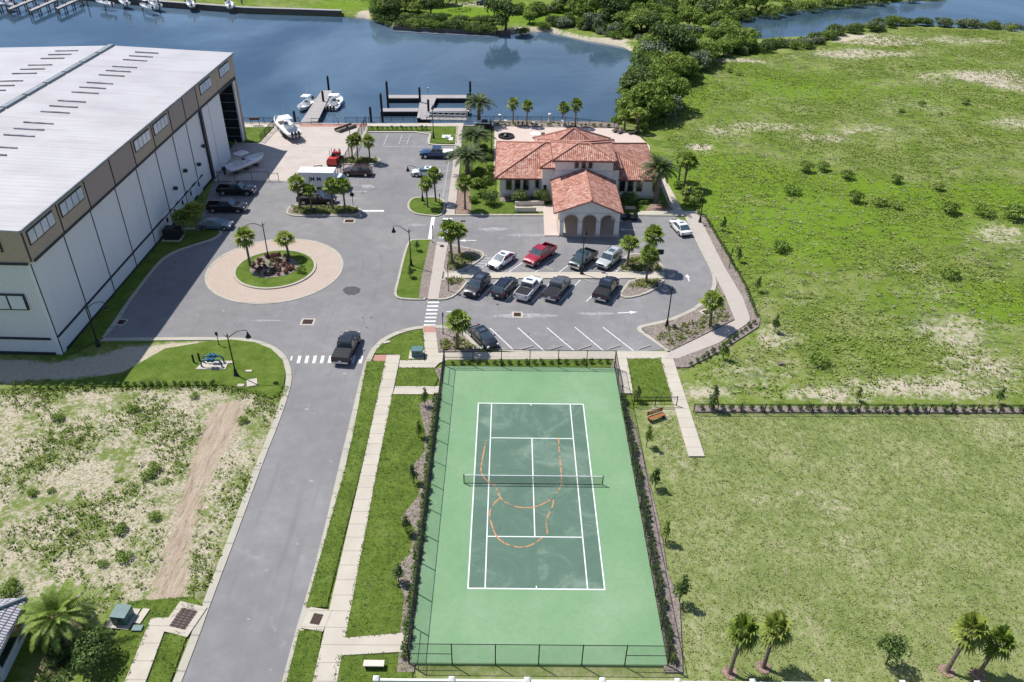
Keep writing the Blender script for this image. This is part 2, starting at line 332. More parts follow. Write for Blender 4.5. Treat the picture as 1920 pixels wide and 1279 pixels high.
    n = N('grey tile roof'); br = n.t.nodes.new('ShaderNodeTexBrick'); n.put(br.inputs['Vector'], n.pos); br.inputs['Scale'].default_value = 1.1; n.put(br.inputs['Color1'], (.40, .39, .42)); n.put(br.inputs['Color2'], (.52, .51, .53)); n.put(br.inputs['Mortar'], (.07, .07, .09)); br.inputs['Mortar Size'].default_value = .05; br.offset = 0; MT['greytile'] = n.set(br.outputs['Color'], .7)
    MT['clayridge'] = simple('clay ridge tile', (.42, .20, .14), .7, var=.3, scale=3); MT['clayedge'] = simple('dark clay edge', (.17, .065, .05), .7, var=.3, scale=3)
    MT['stucco'] = simple('cream stucco', (.80, .77, .71), .85, var=.07, scale=.8, bump=.2); MT['stone'] = simple('cream trim stone', (.60, .55, .46), .8, var=.08, scale=1)
    MT['housewall'] = simple('white house wall', (.70, .72, .74), .8, var=.05)
    MT['glass'] = simple('dark window glass', (.02, .025, .03), .08, var=.3, spec=.8); MT['paleglass'] = simple('reflective window glass', (.66, .70, .76), .15, var=.15, scale=.5, spec=.8)
    MT['black'] = simple('black painted metal', (.012, .012, .013), .45, var=.2); MT['rubber'] = simple('tyre rubber', (.018, .018, .019), .85, var=.2); MT['plastic'] = simple('dark plastic', (.016, .016, .018), .6, var=.2)
    MT['chrome'] = simple('bright metal', (.62, .62, .64), .25, .9, var=.08); MT['white'] = simple('white paint', (.76, .76, .75), .45, var=.05); MT['gel'] = simple('white gelcoat', (.78, .78, .77), .25, var=.05, coat=.5)
    MT['carglass'] = simple('car glass', (.055, .080, .092), .03, var=.3, spec=1.0, coat=1.0); MT['lampglass'] = simple('headlight lens', (.60, .62, .62), .15, var=.1); MT['tail'] = simple('red tail lens', (.30, .015, .012), .25, var=.1)
    MT['wood'] = simple('brown bench wood', (.36, .14, .05), .6, var=.3, scale=6); MT['oldwood'] = simple('weathered timber', (.15, .125, .10), .85, var=.35, scale=3); MT['pile'] = simple('black pile sleeve', (.015, .016, .02), .6, var=.3)
    MT['bark'] = simple('palm bark', (.17, .135, .105), .9, var=.45, scale=6, bump=.8, bscale=12); MT['barkdark'] = simple('tree bark', (.085, .068, .052), .9, var=.4, scale=5, bump=.6)
    MT['red'] = simple('red machine paint', (.52, .035, .022), .4, var=.12, coat=.4); MT['blue'] = simple('blue pipe paint', (.02, .12, .22), .4, var=.2); MT['utility'] = simple('green utility box', (.085, .16, .16), .5, var=.15); MT['skylight'] = simple('grey skylight sheet', (.27, .265, .28), .5, var=.5, scale=.6); MT['grate'] = simple('rusty grate', (.07, .035, .028), .8, var=.4, scale=8)
    MT['cushion'] = simple('brown wicker', (.075, .06, .05), .8, var=.3, scale=8); MT['net'] = simple('net cord', (.02, .035, .03), .8, var=.1); MT['seaconc'] = simple('seawall concrete', (.34, .32, .29), .85, var=.25, scale=.8)
    MT['stain'] = simple('damp asphalt', (.060, .060, .066), .6, var=.2)
    n = N('washed asphalt'); c = n.ramp(n.noise(1.4, 6, .8, dist=1.0), [(.40, (.225, .219, .225)), (.62, (.37, .36, .36))]); MT['washed'] = n.set(c, .9, spec=.2)
    def foliage(name, c0, c1, c2, tr=.22, old=True):
        n = N(name); f = n.math('ADD', n.math('MULTIPLY', n.geo.outputs['Random Per Island'], .65), n.math('MULTIPLY', n.noise(.8, 3), .5))
        oi = n.t.nodes.new('ShaderNodeObjectInfo').outputs['Random']; c = n.ramp(n.math('ADD', f, n.math('MULTIPLY', n.math('SUBTRACT', oi, .5), .3)), [(.12, c0), (.5, c1), (.92, c2)]); c = n.mix(n.math('MULTIPLY', n.step(oi, .55, .95), .3 if old else 0.0), c, sc3((c2[1] * .8, c2[1] * .85, c2[2]), 1.0)); n.set(c, .6, spec=.25)
        tl = n.t.nodes.new('ShaderNodeBsdfTranslucent'); n.put(tl.inputs[0], n.mix(.5, c, (.16, .26, .02))); ms = n.t.nodes.new('ShaderNodeMixShader'); ms.inputs[0].default_value = tr
        n.t.links.new(n.b.outputs[0], ms.inputs[1]); n.t.links.new(tl.outputs[0], ms.inputs[2]); n.t.links.new(ms.outputs[0], n.out.inputs[0]); return n.mat
    MT['leaf_dark'] = foliage('dark leaves', (.034, .066, .016), (.078, .135, .032), (.155, .225, .062)); MT['leaf_mid'] = foliage('mid green leaves', (.062, .118, .016), (.155, .24, .036), (.29, .38, .085), .3)
    MT['leaf_light'] = foliage('light green leaves', (.08, .145, .018), (.185, .29, .042), (.31, .41, .10), .3); MT['leaf_grey'] = foliage('grey green leaves', (.08, .105, .06), (.16, .195, .11), (.26, .30, .19))
    MT['leaf_palm'] = foliage('sabal fronds', (.065, .110, .014), (.175, .245, .036), (.34, .41, .09), .3); MT['leaf_date'] = foliage('date palm fronds', (.020, .042, .014), (.055, .092, .026), (.16, .18, .075)); MT['leaf_dead'] = foliage('dry fronds', (.10, .075, .04), (.20, .155, .09), (.30, .25, .16))
    MT['leaf_purple'] = foliage('dark purple leaves', (.055, .018, .02), (.17, .06, .05), (.32, .15, .12), .15, False); MT['cover'] = foliage('ground cover leaves', (.07, .10, .02), (.17, .21, .045), (.32, .34, .11)); MT['weed'] = foliage('weed leaves', (.09, .145, .016), (.175, .245, .036), (.31, .37, .10), .2); MT['blade'] = foliage('lawn blades', (.05, .085, .012), (.105, .155, .025), (.19, .24, .06), .12); MT['straw'] = foliage('dry grass', (.20, .20, .10), (.30, .29, .16), (.42, .40, .25), .15)
mk_materials()
def paint(name, col, metal=.0): 
    return simple(name, col, .35, metal, var=.06, coat=.8, spec=.5)

# ================================================================== GROUND AND WATER
CANAL = [(-320, 110.25), (23.0, 110.25), (24.5, 114), (26.5, 123), (28.5, 136), (32, 151), (34, 163), (35, 171), (33, 176)] + W([(1165, 80), (1130, 73), (1100, 69), (1067, 61), (1033, 54), (993, 51)]) + [(-2.5, 187.2), (-29.8, 191.8), (-33, 200), (-39.5, 205.2), (-46.8, 206.9), (-76, 209.3), (-161, 233.7), (-320, 275)]
LAGOON = [(66, 207), (66.5, 190), (70, 184), (85, 188), (108, 203), (125, 203), (150, 197), (330, 190), (330, 262), (175, 252), (119.8, 236.4), (96, 226), (82, 218)]
CANAL = CANAL[:2] + chaikin(CANAL[2:19], 2) + CANAL[19:]
def sdist(px, py, poly):
    """signed distance to a polygon, positive inside"""
    d = np.full(px.shape, 1e9); ins = np.zeros(px.shape, bool)
    for i in range(len(poly)):
        x0, y0 = poly[i]; x1, y1 = poly[(i + 1) % len(poly)]
        ex, ey = x1 - x0, y1 - y0; t = np.clip(((px - x0) * ex + (py - y0) * ey) / (ex * ex + ey * ey + 1e-12), 0, 1)
        d = np.minimum(d, np.hypot(px - x0 - t * ex, py - y0 - t * ey))
        c = ((y0 > py) != (y1 > py)) & (px < (x1 - x0) * (py - y0) / (y1 - y0 + 1e-12) + x0); ins ^= c
    return np.where(ins, d, -d)
def inside(x, y, poly): return sdist(np.array([x]), np.array([y]), poly)[0] > 0
xs = np.concatenate([np.arange(-420, -120, 12.), np.arange(-120, 130, 1.), np.arange(130, 460, 6.)]); ys = np.concatenate([np.arange(-60, -30, 5.), np.arange(-30, 215, 1.), np.arange(215, 520, 6.)])
GX, GY = np.meshgrid(xs, ys); gx, gy = GX.ravel(), GY.ravel()
sd = np.maximum(sdist(gx, gy, CANAL), sdist(gx, gy, LAGOON))
def sm(x, a, b): t = np.clip((x - a) / (b - a), 0, 1); return t * t * (3 - 2 * t)
hz = -0.04 - 3.2 * sm(sd, -1.2, 3.5)
wob = .35 * np.sin(gx * .09 + 1) * np.sin(gy * .07) + .16 * np.sin(gx * .31 + gy * .21) + .12 * np.sin(gx * .17 - gy * .37)
hz += (wob + .35) * sm(gx, 36, 50) * sm(gy, 40, 55) * sm(-sd, 2, 10)
hz += (.10 * np.sin(gx * .8) * np.sin(gy * .7 + 1)) * sm(-gx, 21, 26) * sm(-gy, -24, -20) * 1.0
def blob(lst, soft=1.0):
    a = np.zeros(gx.shape)
    for px, py, rx, ry, s in lst:
        c = P(px, py); ex = (P(px + rx, py) - c).length; ey = abs(P(px, py - ry).y - c.y) if py - ry > -200 else 50
        r2 = ((gx - c.x) / ex) ** 2 + ((gy - c.y) / ey) ** 2; a = np.maximum(a, s * np.exp(-r2 ** 1.3))
    return a
sand = blob([(1640, 76, 85, 11, 1.3), (1620, 103, 110, 9, .8), (1850, 148, 75, 13, 1.0), (1900, 165, 60, 10, .7), (1440, 240, 90, 12, .62), (1535, 262, 60, 10, .62), (1650, 250, 90, 12, .4), (1900, 232, 60, 14, .6), (1345, 245, 40, 12, .6), (1310, 275, 26, 6, 1.3), (1810, 78, 80, 8, .55), (1380, 117, 50, 4, 1.1), (1760, 150, 60, 12, .5), (1700, 200, 90, 16, .35),
    (1780, 620, 100, 35, .62), (1740, 725, 190, 24, .75), (1830, 690, 90, 34, .6), (1560, 740, 120, 16, .7), (1455, 632, 60, 25, .55), (1400, 700, 90, 32, .5), (1330, 735, 60, 20, .65), (1880, 440, 50, 30, .5), (1500, 560, 60, 20, .3), (1760, 540, 60, 20, .35), (1700, 500, 40, 12, .4), (1440, 540, 30, 15, .2),
    (1550, 960, 70, 60, .35), (1480, 930, 60, 30, .35), (1240, 775, 40, 30, .6), (1260, 850, 50, 50, .35), (995, 53, 40, 3, 1.2), (1140, 75, 40, 4, 1.3), (680, 28, 14, 8, 1.5), (345, 652, 60, 10, 1.5), (270, 662, 60, 14, 1.8), (190, 684, 70, 16, 1.8), (110, 694, 70, 15, 1.8), (20, 695, 90, 17, 1.8), (900, 8, 60, 5, .8)])
sand += .8 * sm(sd, -1.5, -.2) * (gy < 200) * (gx > -45)
lush = blob([(1330, 330, 120, 30, 1), (1500, 350, 200, 28, 1.1), (1750, 370, 220, 26, 1.1), (1600, 420, 260, 40, .9), (1360, 410, 60, 40, .9), (1500, 160, 120, 30, .6), (1290, 160, 60, 40, .6), (1850, 560, 120, 30, .6), (1480, 450, 160, 50, .6), (1090, 30, 120, 14, 1.2), (950, 25, 160, 14, 1.2), (1400, 480, 60, 60, .5), (640, 10, 60, 12, .5)])
lawn = ((gx > 15.4) & (gy < P(1500, 768).y)).astype(float) + ((gx <= 15.4) & (gx > -6) & (gy < 0)).astype(float)
lotp = W([(-200, 722), (0, 735), (200, 726), (430, 722), (500, 742), (526, 765), (470, 905), (425, 1010), (390, 1110), (325, 1140), (240, 1142), (130, 1160), (40, 1120), (-200, 1140)])
lot = sm(sdist(gx, gy, lotp), -.6, .9)
trk = W([(405, 757), (465, 749), (446, 800), (402, 880), (370, 960), (352, 1040), (345, 1126), (282, 1130), (302, 1050), (336, 950), (352, 880), (378, 810)])
dirt = sm(sdist(gx, gy, trk), -1.5, 1.3)
sand = np.where(gx < -12, sand, sand); nx_, ny_ = len(xs), len(ys)
idx = np.arange(nx_ * ny_).reshape(ny_, nx_); Fq = np.stack([idx[:-1, :-1].ravel(), idx[:-1, 1:].ravel(), idx[1:, 1:].ravel(), idx[1:, :-1].ravel()], 1)
g = npmesh('ground', np.stack([gx, gy, hz], 1), Fq, MT['terrain'], attr=dict(sand=sand, lush=lush, lot=lot, lawn=lawn, dirt=dirt)); struct(g)
g.data.polygons.foreach_set('use_smooth', [True] * len(g.data.polygons))
def gz(x, y):
    i = int(np.clip(np.searchsorted(xs, x) - 1, 0, nx_ - 2)); j = int(np.clip(np.searchsorted(ys, y) - 1, 0, ny_ - 2))
    H = hz.reshape(ny_, nx_); tx = (x - xs[i]) / (xs[i + 1] - xs[i]); ty = (y - ys[j]) / (ys[j + 1] - ys[j])
    return float(H[j, i] * (1 - tx) * (1 - ty) + H[j, i + 1] * tx * (1 - ty) + H[j + 1, i] * (1 - tx) * ty + H[j + 1, i + 1] * tx * ty)
WZ = -0.95
struct(MB().poly3([(-420, 105, WZ), (460, 105, WZ), (460, 520, WZ), (-420, 520, WZ)]).build('water', MT['water']))

# ================================================================== ROADS, KERBS, PAVEMENTS
WK = [(326, 1295), (367, 1190), (386, 1136), (440, 995), (493, 852), (505, 824), (527, 767), (541, 722), (542, 698), (534, 672), (512, 652), (478, 640), (434, 635), (187, 637)]
HK = [(187, 637), (213, 612), (240, 566), (275, 520), (302, 488), (330, 471), (370, 458), (400, 449), (414, 440), (412, 431), (398, 428), (340, 430)]
EK = [(533, 1295), (560, 1190), (602, 1050), (647, 852), (655, 820), (683, 700), (692, 672), (702, 654), (723, 634), (757, 620), (793, 613), (857, 613), (873, 628), (904, 661), (1257, 661), (1226, 638), (1200, 622), (1198, 615), (1205, 612), (1253, 602), (1287, 588), (1307, 577), (1323, 562), (1337, 545), (1341, 528), (1337, 508), (1326, 488), (1307, 450), (1287, 406), (1195, 404)]
ASPH = chaikin(W(WK), 1)[:-1] + W(HK[:11]) + W([(372, 428), (395, 352), (402, 341), (520, 339), (620, 339), (640, 330), (690, 248), (808, 247), (808, 262), (803, 270), (855, 273), (849, 315), (836, 403), (1020, 404), (1025, 398), (1165, 398), (1195, 404)]) + chaikin(W(EK), 1)[::-1][1:]
struct(MB().prism(ASPH, -.3, 0.0).build('road', MT['asphalt']))
def kerb(pts, wd=.5, z=.14, sm_=2, closed=False, name='kerb', off=0.0, zb=0.0):
    return struct(MB().ribbon(chaikin(W(pts), sm_, closed), wd, -.05, z, closed=closed, off=off).build(name, MT['kerb']))
kerb(WK, .62, .065); kerb(HK, .6, .065); kerb(EK[:12], .62, .065); kerb(EK[11:15], .45, .075, sm_=1); kerb(EK[14:-1], .55, .075)
kerb([(1290, 405), (1195, 404)], .45, sm_=0); kerb([(835, 404), (1020, 404)], .5, sm_=0); kerb([(690, 248), (808, 248), (803, 268), (806, 272), (855, 273)], .5, sm_=1)
def flat(name, poly, mat, z1=.12, z0=-.05, px=True):
    return struct(MB().prism(W(poly) if px else poly, z0, z1).build(name, MT[mat]))
# the round paver apron and its island
rc = P(515, 506.5); rc = (-28.25, 52.2)
circ = lambda r, n=72: [(rc[0] + r * math.cos(2 * math.pi * k / n), rc[1] + r * math.sin(2 * math.pi * k / n)) for k in range(n)]
flat('paver_circle', circ(8.75), 'pavers', .03, px=False)
struct(MB().ribbon(circ(8.85), .3, -.04, .05, closed=True).build('kerb', MT['kerb']))
struct(MB().ribbon(circ(5.25), .32, -.04, .17, closed=True).build('kerb', MT['kerb'])); flat('circle_lawn', circ(5.1), 'turf', .15, px=False)
flat('circle_bed', chaikin(W([(466, 508), (476, 488), (500, 479), (530, 478), (556, 490), (563, 505), (540, 519), (500, 524), (478, 520)]), 2, True), 'mulch', .19, px=False)
# parking islands: (kerb outline, surface)
def island(pts, mat, kw=.3, n=2, nm='island_bed'):
    p = chaikin(W(pts), n, True); struct(MB().ribbon(p, kw, -.05, .15, closed=True, off=0).build('kerb', MT['kerb'])); return flat(nm, p, mat, .12, px=False)
island([(537, 398), (545, 387), (560, 385), (655, 386), (672, 391), (679, 397), (668, 405), (640, 405), (560, 406), (542, 404)], 'mulch')
island([(628, 306), (640, 296), (700, 296), (712, 299), (712, 305), (700, 309), (640, 309)], 'mulch')
island([(764, 387), (770, 375), (780, 371), (835, 371), (832, 406), (800, 405), (772, 400)], 'turf', nm='island_lawn')
island([(741, 548), (746, 530), (757, 483), (766, 455), (775, 450), (824, 451), (808, 563), (757, 562), (743, 558)], 'turf', nm='island_lawn', n=1)
flat('island_bed', [(806, 453), (820, 455), (803, 561), (785, 560), (791, 520)], 'mulch', .153)
island([(833, 458), (860, 463), (898, 471), (908, 478), (902, 487), (864, 511), (825, 513)], 'mulch', n=1)
island([(824, 523), (881, 523), (860, 549), (842, 561), (817, 563), (820, 545)], 'mulch', n=1)
island([(1154, 512), (1172, 484), (1180, 478), (1200, 477), (1225, 486), (1240, 497), (1246, 512)], 'mulch', n=1)
island([(1185, 523), (1246, 523), (1236, 538), (1207, 553), (1175, 560), (1163, 555), (1166, 548)], 'mulch', n=1)
flat('pavement', [(833, 512), (1246, 512), (1246, 523), (833, 523)], 'concrete', .13)
flat('pavement', [(802, 563), (822, 563), (840, 457), (819, 455)], 'pinkpath', .162)
flat('pavement', [(835, 404), (852, 404), (857, 370), (862, 313), (868, 238), (856, 238), (849, 313), (841, 370)], 'pinkpath', .135)
flat('pavement', [(688, 238), (868, 238), (868, 232), (690, 232)], 'concrete', .13); flat('pavement', [(455, 240), (512, 239), (516, 232), (455, 232)], 'concrete', .13)
# pavements by the road and round the court
flat('pavement', [(725, 667), (751, 667), (713, 852), (629, 1295), (583, 1295), (685, 852)], 'concrete', .13)
flat('pavement', [(703, 667), (725.2, 667), (723, 679), (700, 679)], 'redbrick', .135)
flat('pavement', [(793, 614), (816, 614), (822, 663), (904, 662), (1257, 662), (1250, 674), (840, 676), (824, 682), (815, 691), (748, 691), (750, 677), (798, 677)], 'concrete', .134)
flat('pavement', [(793.5, 614), (815.5, 614), (817, 625), (795, 625)], 'redbrick', .139)
flat('pavement', [(741, 726), (832, 726), (829, 741), (737, 741)], 'concrete', .134); flat('pavement', [(644, 1198), (772, 1187), (770, 1223), (636, 1231)], 'concrete', .134)
flat('pavement', [(1150, 672), (1175, 672), (1187, 739), (1166, 739)], 'concrete', .128); flat('pavement', [(1238, 673), (1261, 671), (1321, 857), (1291, 857)], 'concrete', .128)
flat('pavement', [(1287, 404), (1305, 397), (1316, 418), (1357, 500), (1393, 560), (1406, 598), (1404, 606), (1347, 645), (1270, 674), (1245, 674), (1257, 661), (1378, 602), (1360, 557), (1341, 520), (1326, 485)], 'pinkpath', .136)
flat('pavement', [(1232, 335), (1247, 335), (1280, 397), (1305, 397), (1289, 405), (1195, 405), (1197, 397), (1258, 396)], 'concrete', .125)
flat('pavement', [(856, 232), (869, 232), (869, 238), (856, 238)], 'concrete', .138)
flat('pavement', [(284, 1160), (318, 1160), (268, 1295), (228, 1295)], 'concrete', .13)
flat('pavement', [(1018, 385), (1050, 385), (1050, 443), (1021, 443)], 'pooldeck', .13); flat('pavement', [(965, 386), (1020, 384), (1020, 391), (1020, 398), (966, 398)], 'concrete', .128)
# lawns
LAWNS = []
for pg in [[(703, 664), (717, 645), (750, 629), (793, 619), (797, 677), (751, 677), (751, 667)], [(688, 679), (723, 679), (684, 852), (612, 1140), (574, 1140), (655, 852)], [(747, 692), (818, 692), (825, 700), (815, 726), (740, 726)],
           [(735, 742), (828, 742), (790, 1000), (766, 1187), (646, 1197), (714, 852)], [(634, 1232), (772, 1226), (774, 1300), (622, 1300)], [(561, 1184), (604, 1184), (588, 1300), (533, 1300)],
           [(1176, 674), (1238, 674), (1258, 740), (1258, 752), (1189, 752)], [(812, 238), (858, 238), (855, 270), (808, 270)], [(456, 240), (512, 240), (487, 267), (458, 267)], [(869, 240), (926, 240), (930, 372), (1048, 372), (1046, 386), (966, 386), (964, 403), (853, 403), (858, 365), (863, 313)],
           [(1172, 372), (1234, 336), (1262, 397), (1170, 396)], [(310, 1190), (352, 1190), (313, 1300), (271, 1300)], [(170, 1300), (215, 1225), (240, 1130), (362, 1120), (380, 1136), (318, 1160), (285, 1160), (228, 1300)]]:
    flat('lawn', pg, 'turf', .122); LAWNS.append(W(pg))
flat('lawn', [(118, 670), (187, 640), (207, 610), (240, 563), (275, 517), (302, 485), (330, 468), (370, 455), (398, 446), (411, 439), (409, 433), (396, 431), (345, 432), (330, 440), (322, 420)], 'turf', .124)
flat('lawn', [(310, 655), (400, 640), (434, 638), (478, 643), (508, 655), (530, 676), (536, 700), (532, 722), (524, 740), (510, 748), (495, 744), (470, 736), (445, 727), (420, 723), (200, 726), (100, 722), (230, 700)], 'turf', .118)
# beds
flat('planting_bed', [(817, 617), (855, 616), (900, 660), (822, 661), (819, 640)], 'mulch', .13)
flat('planting_bed', [(1203, 617), (1255, 605), (1310, 580), (1330, 562), (1343, 545), (1355, 556), (1377, 600), (1257, 659), (1228, 638)], 'mulch', .13)
flat('planting_bed', [(1345, 540), (1341, 520), (1362, 556), (1356, 556)], 'mulch', .121)
flat('planting_bed', [(815, 692), (836, 692), (776, 1262), (745, 1262), (752, 1180), (758, 1120), (738, 1070), (768, 1040), (778, 990), (750, 975), (785, 930), (790, 905), (765, 885), (795, 850), (798, 812), (785, 760), (822, 742), (829, 726)], 'mulch', .131)
flat('planting_bed', [(1150, 674), (1168, 745), (1190, 800), (1206, 860), (1222, 925), (1240, 1000), (1250, 1070), (1274, 1130), (1280, 1262), (1246, 1262), (1145, 690)], 'mulch', .131)
flat('planting_bed', [(836, 676), (1148, 675), (1148, 691), (836, 692)], 'turf', .126)
flat('planting_bed', [(1305, 400), (1322, 407), (1360, 470), (1398, 538), (1425, 600), (1422, 614), (1350, 660), (1290, 690), (1265, 690), (1262, 676), (1347, 646), (1404, 608), (1407, 598), (1393, 559), (1357, 499)], 'mulch', .115)
flat('planting_bed', [(1300, 762), (1960, 766), (1960, 776), (1303, 774)], 'mulch', .10)
flat('planting_bed', [(853, 402), (858, 365), (862, 330), (880, 330), (884, 402)], 'redmulch', .132); flat('planting_bed', [(937, 371), (1034, 371), (1034, 378), (937, 379)], 'mulch', .13)
flat('planting_bed', [(1218, 385), (1250, 380), (1262, 396), (1210, 396)], 'redmulch', .13); flat('planting_bed', [(690, 240), (808, 240), (808, 245), (690, 245)], 'turf', .12)
flat('planting_bed', [(60, 1300), (85, 1210), (75, 1180), (95, 1150), (150, 1165), (160, 1200), (120, 1240), (100, 1300)], 'redmulch', .12)
flat('planting_bed', [(925, 226), (1158, 230), (1160, 241), (925, 238)], 'mulch', .12)
# hard standing by the water
flat('concrete_yard', [(405, 340), (636, 339), (688, 246), (690, 232), (517, 232), (513, 240), (487, 268), (440, 268), (395, 335)], 'yard', .02)
flat('concrete_yard', [(562, 238), (690, 238), (690, 231), (562, 231)], 'redbrick', .03)
flat('pool_deck', [(926, 238), (1158, 242), (1200, 258), (1218, 275), (1222, 335), (926, 335)], 'pooldeck', .126)
# painted markings: sheets 4 mm above the asphalt
def mark(polys, mat='paint', z=.004, name='road_marking'):
    b = MB()
    for q in polys: b.poly3([(*P2(x, y), z) for x, y in q])
    return struct(b.build(name, MT[mat]))
def line(a, b_, wd=.11): 
    A = Vector(P2(*a)); B = Vector(P2(*b_)); d = (B - A).normalized(); nn = Vector((-d.y, d.x)) * wd / 2
    return [tuple(A + nn), tuple(A - nn), tuple(B - nn), tuple(B + nn)]
def lines(L, wd=.11, mat='paint', z=.004):
    b = MB()
    for a, c in L: b.poly3([(x, y, z) for x, y in line(a, c, wd)])
    return struct(b.build('parking_lines', MT[mat]))
lines([((918.7, 615), (968.8, 662)), ((971, 614.5), (1023.5, 661)), ((1025.5, 614.5), (1080, 660.5)), ((1078, 613.5), (1134, 660)), ((1130.5, 613.5), (1191, 660.5))], .13)
lines([((x, 566), (x + 39, 525)) for x in (895, 947, 998, 1049, 1099)] + [((1149, 566), (1180, 526))], .12)
lines([((890, 513), (928, 483)), ((950, 513), (1000, 478)), ((1000, 513), (1048, 478)), ((1045, 513), (1094, 476)), ((1095, 513), (1130, 484)), ((1152, 513), (1178, 485)), ((862, 513), (912, 478))], .12)
lines([((875 + 6 * i, 507 - 4.6 * i), (898 + 5.5 * i, 508 - 4.6 * i)) for i in range(6)], .28, 'faded')
lines([((642, 310), (705, 310)), ((655, 334), (702, 334)), ((650, 347), (697, 347)), ((640, 359.5), (690, 359)), ((625, 372.5), (685, 372.5)), ((815, 310), (842, 310)), ((806, 322), (840, 321)), ((796, 347), (838, 347)), ((796, 366), (833, 366)), ((842, 300), (830, 370)),
       ((727, 252), (719, 273)), ((754, 252), (748, 270)), ((769, 252), (763, 270)), ((719, 275), (853, 275)), ((795, 296), (845, 296)), ((820, 348), (837, 355)), ((818, 355), (837, 349)), ((754, 257), (767, 258)), ((752, 264), (765, 264)), ((370, 403), (450, 403)), ((382, 376), (462, 375)), ((396, 354), (478, 352)), ((412, 343), (470, 343))], .13, 'faded')
mark([[(677, 397), (677, 394), (720, 394), (720, 397)], [(809, 407), (816, 407), (809, 450), (802, 450)]])
mark([[(x, 681), (x + 6, 681), (x + 9.5, 667), (x + 3.5, 667)] for x in (556, 570.5, 585, 599.5, 614, 628.5, 643, 657.5, 672)] + [[(544, 676), (547, 676), (549, 668), (546, 668)]])
mark([[(802 - i * 1.25, 568.5 + 7.1 * i), (823 - i * 1.15, 568.5 + 7.1 * i), (823 - i * 1.15, 565.5 + 7.1 * i), (802 - i * 1.25, 565.5 + 7.1 * i)] for i in range(7)])
mark([[(830.5 - i * .95, 411.8 + 5 * i), (848.5 - i * .9, 411.8 + 5 * i), (848.5 - i * .9, 409 + 5 * i), (830.5 - i * .95, 409 + 5 * i)] for i in range(8)])
def arrow(x, y, ang, L=2.6, mat='paint'):
    c = P(x, y); co, si = math.cos(ang), math.sin(ang); pts = [(-L / 2, -.09), (L * .1, -.09), (L * .1, -.34), (L / 2, 0), (L * .1, .34), (L * .1, .09), (-L / 2, .09)]
    struct(MB().poly3([(c.x + a * co - b * si, c.y + a * si + b * co, .0045) for a, b in pts]).build('arrow_marking', MT[mat]))
arrow(876, 451, math.pi + .05); arrow(857, 585, -.05); arrow(1177, 586, .12); arrow(1290, 521, math.pi / 2, 2.0); arrow(1174, 430.5, math.pi); arrow(1170, 414, math.pi, 2.2)
def stain(x, y, rx, ry, sd_, mat='stain', nm='damp_stain'):
    r = random.Random(sd_); n = 26; pts = [(*P2(x + rx * (1 + r.uniform(-.16, .16)) * math.cos(6.283 * k / n), y + ry * (1 + r.uniform(-.18, .18)) * math.sin(6.283 * k / n)), .003) for k in range(n)]
    struct(MB().poly3(pts).build(nm, MT[mat]))
stain(660, 545, 16, 8.5, 3); stain(862, 553, 4, 2.6, 4); stain(933, 571, 3, 1.4, 6); stain(667, 685, 2, 1, 8)
stain(992, 441, 44, 2.6, 11, 'washed', 'worn_patch'); stain(925, 430, 26, 3.5, 12, 'washed', 'worn_patch'); stain(985, 592, 62, 4.0, 13, 'washed', 'worn_patch'); stain(1120, 588, 36, 2.6, 14, 'washed', 'worn_patch'); stain(690, 350, 12, 3, 15, 'washed', 'worn_patch'); stain(500, 601, 30, 1.6, 16, 'washed', 'worn_patch'); stain(780, 422, 18, 2.5, 17, 'washed', 'worn_patch')
rs_ = random.Random(77)
for i in range(34):
    a_, b__ = rs_.choice([(rs_.uniform(880, 1180), rs_.uniform(528, 556)), (rs_.uniform(900, 1150), rs_.uniform(482, 506)), (rs_.uniform(930, 1200), rs_.uniform(622, 650)), (rs_.uniform(640, 700), rs_.uniform(312, 375)), (rs_.uniform(400, 640), rs_.uniform(690, 1200) ) if False else (rs_.uniform(380, 790), rs_.uniform(575, 625))])
    stain(a_, b__, rs_.uniform(1.2, 3.2), rs_.uniform(.6, 1.4), 900 + i, rs_.choice(['stain', 'stain', 'washed']), 'oil_spot')
for i in range(9):
    y_ = rs_.uniform(700, 1260); xl, xr = 552 - (y_ - 700) * .36 , 678 - (y_ - 700) * .235; stain(rs_.uniform(xl + 12, xr - 8), y_, rs_.uniform(1.5, 6), rs_.uniform(.8, 2), 950 + i, 'washed', 'worn_patch')
# tennis court surfaces and lines
CX0, CX1, CY0, CY1 = -4.0, 14.95, -6.75, 30.35
struct(MB().box(((CX0 + CX1) / 2, (CY0 + CY1) / 2, -.05), (CX1 - CX0, CY1 - CY0, .19)).build('court_surface', MT['courtlight']))
struct(MB().poly3([(0, 0, .144), (10.97, 0, .144), (10.97, 23.77, .144), (0, 23.77, .144)]).build('court_surface', MT['courtdark']))
b = MB()
for x0, y0, x1, y1 in [(-.05, -.06, 11.02, .06), (-.05, 23.71, 11.02, 23.83), (-.06, .06, .05, 23.71), (10.92, .06, 11.03, 23.71), (1.32, .06, 1.42, 23.71), (9.55, .06, 9.65, 23.71), (1.42, 5.43, 9.55, 5.53), (1.42, 18.24, 9.55, 18.34), (5.435, 5.53, 5.535, 18.24), (5.44, .06, 5.53, .3), (5.44, 23.47, 5.53, 23.71)]:
    b.poly3([(x0, y0, .148), (x1, y0, .148), (x1, y1, .148), (x0, y1, .148)])
struct(b.build('court_line', MT['courtline']))
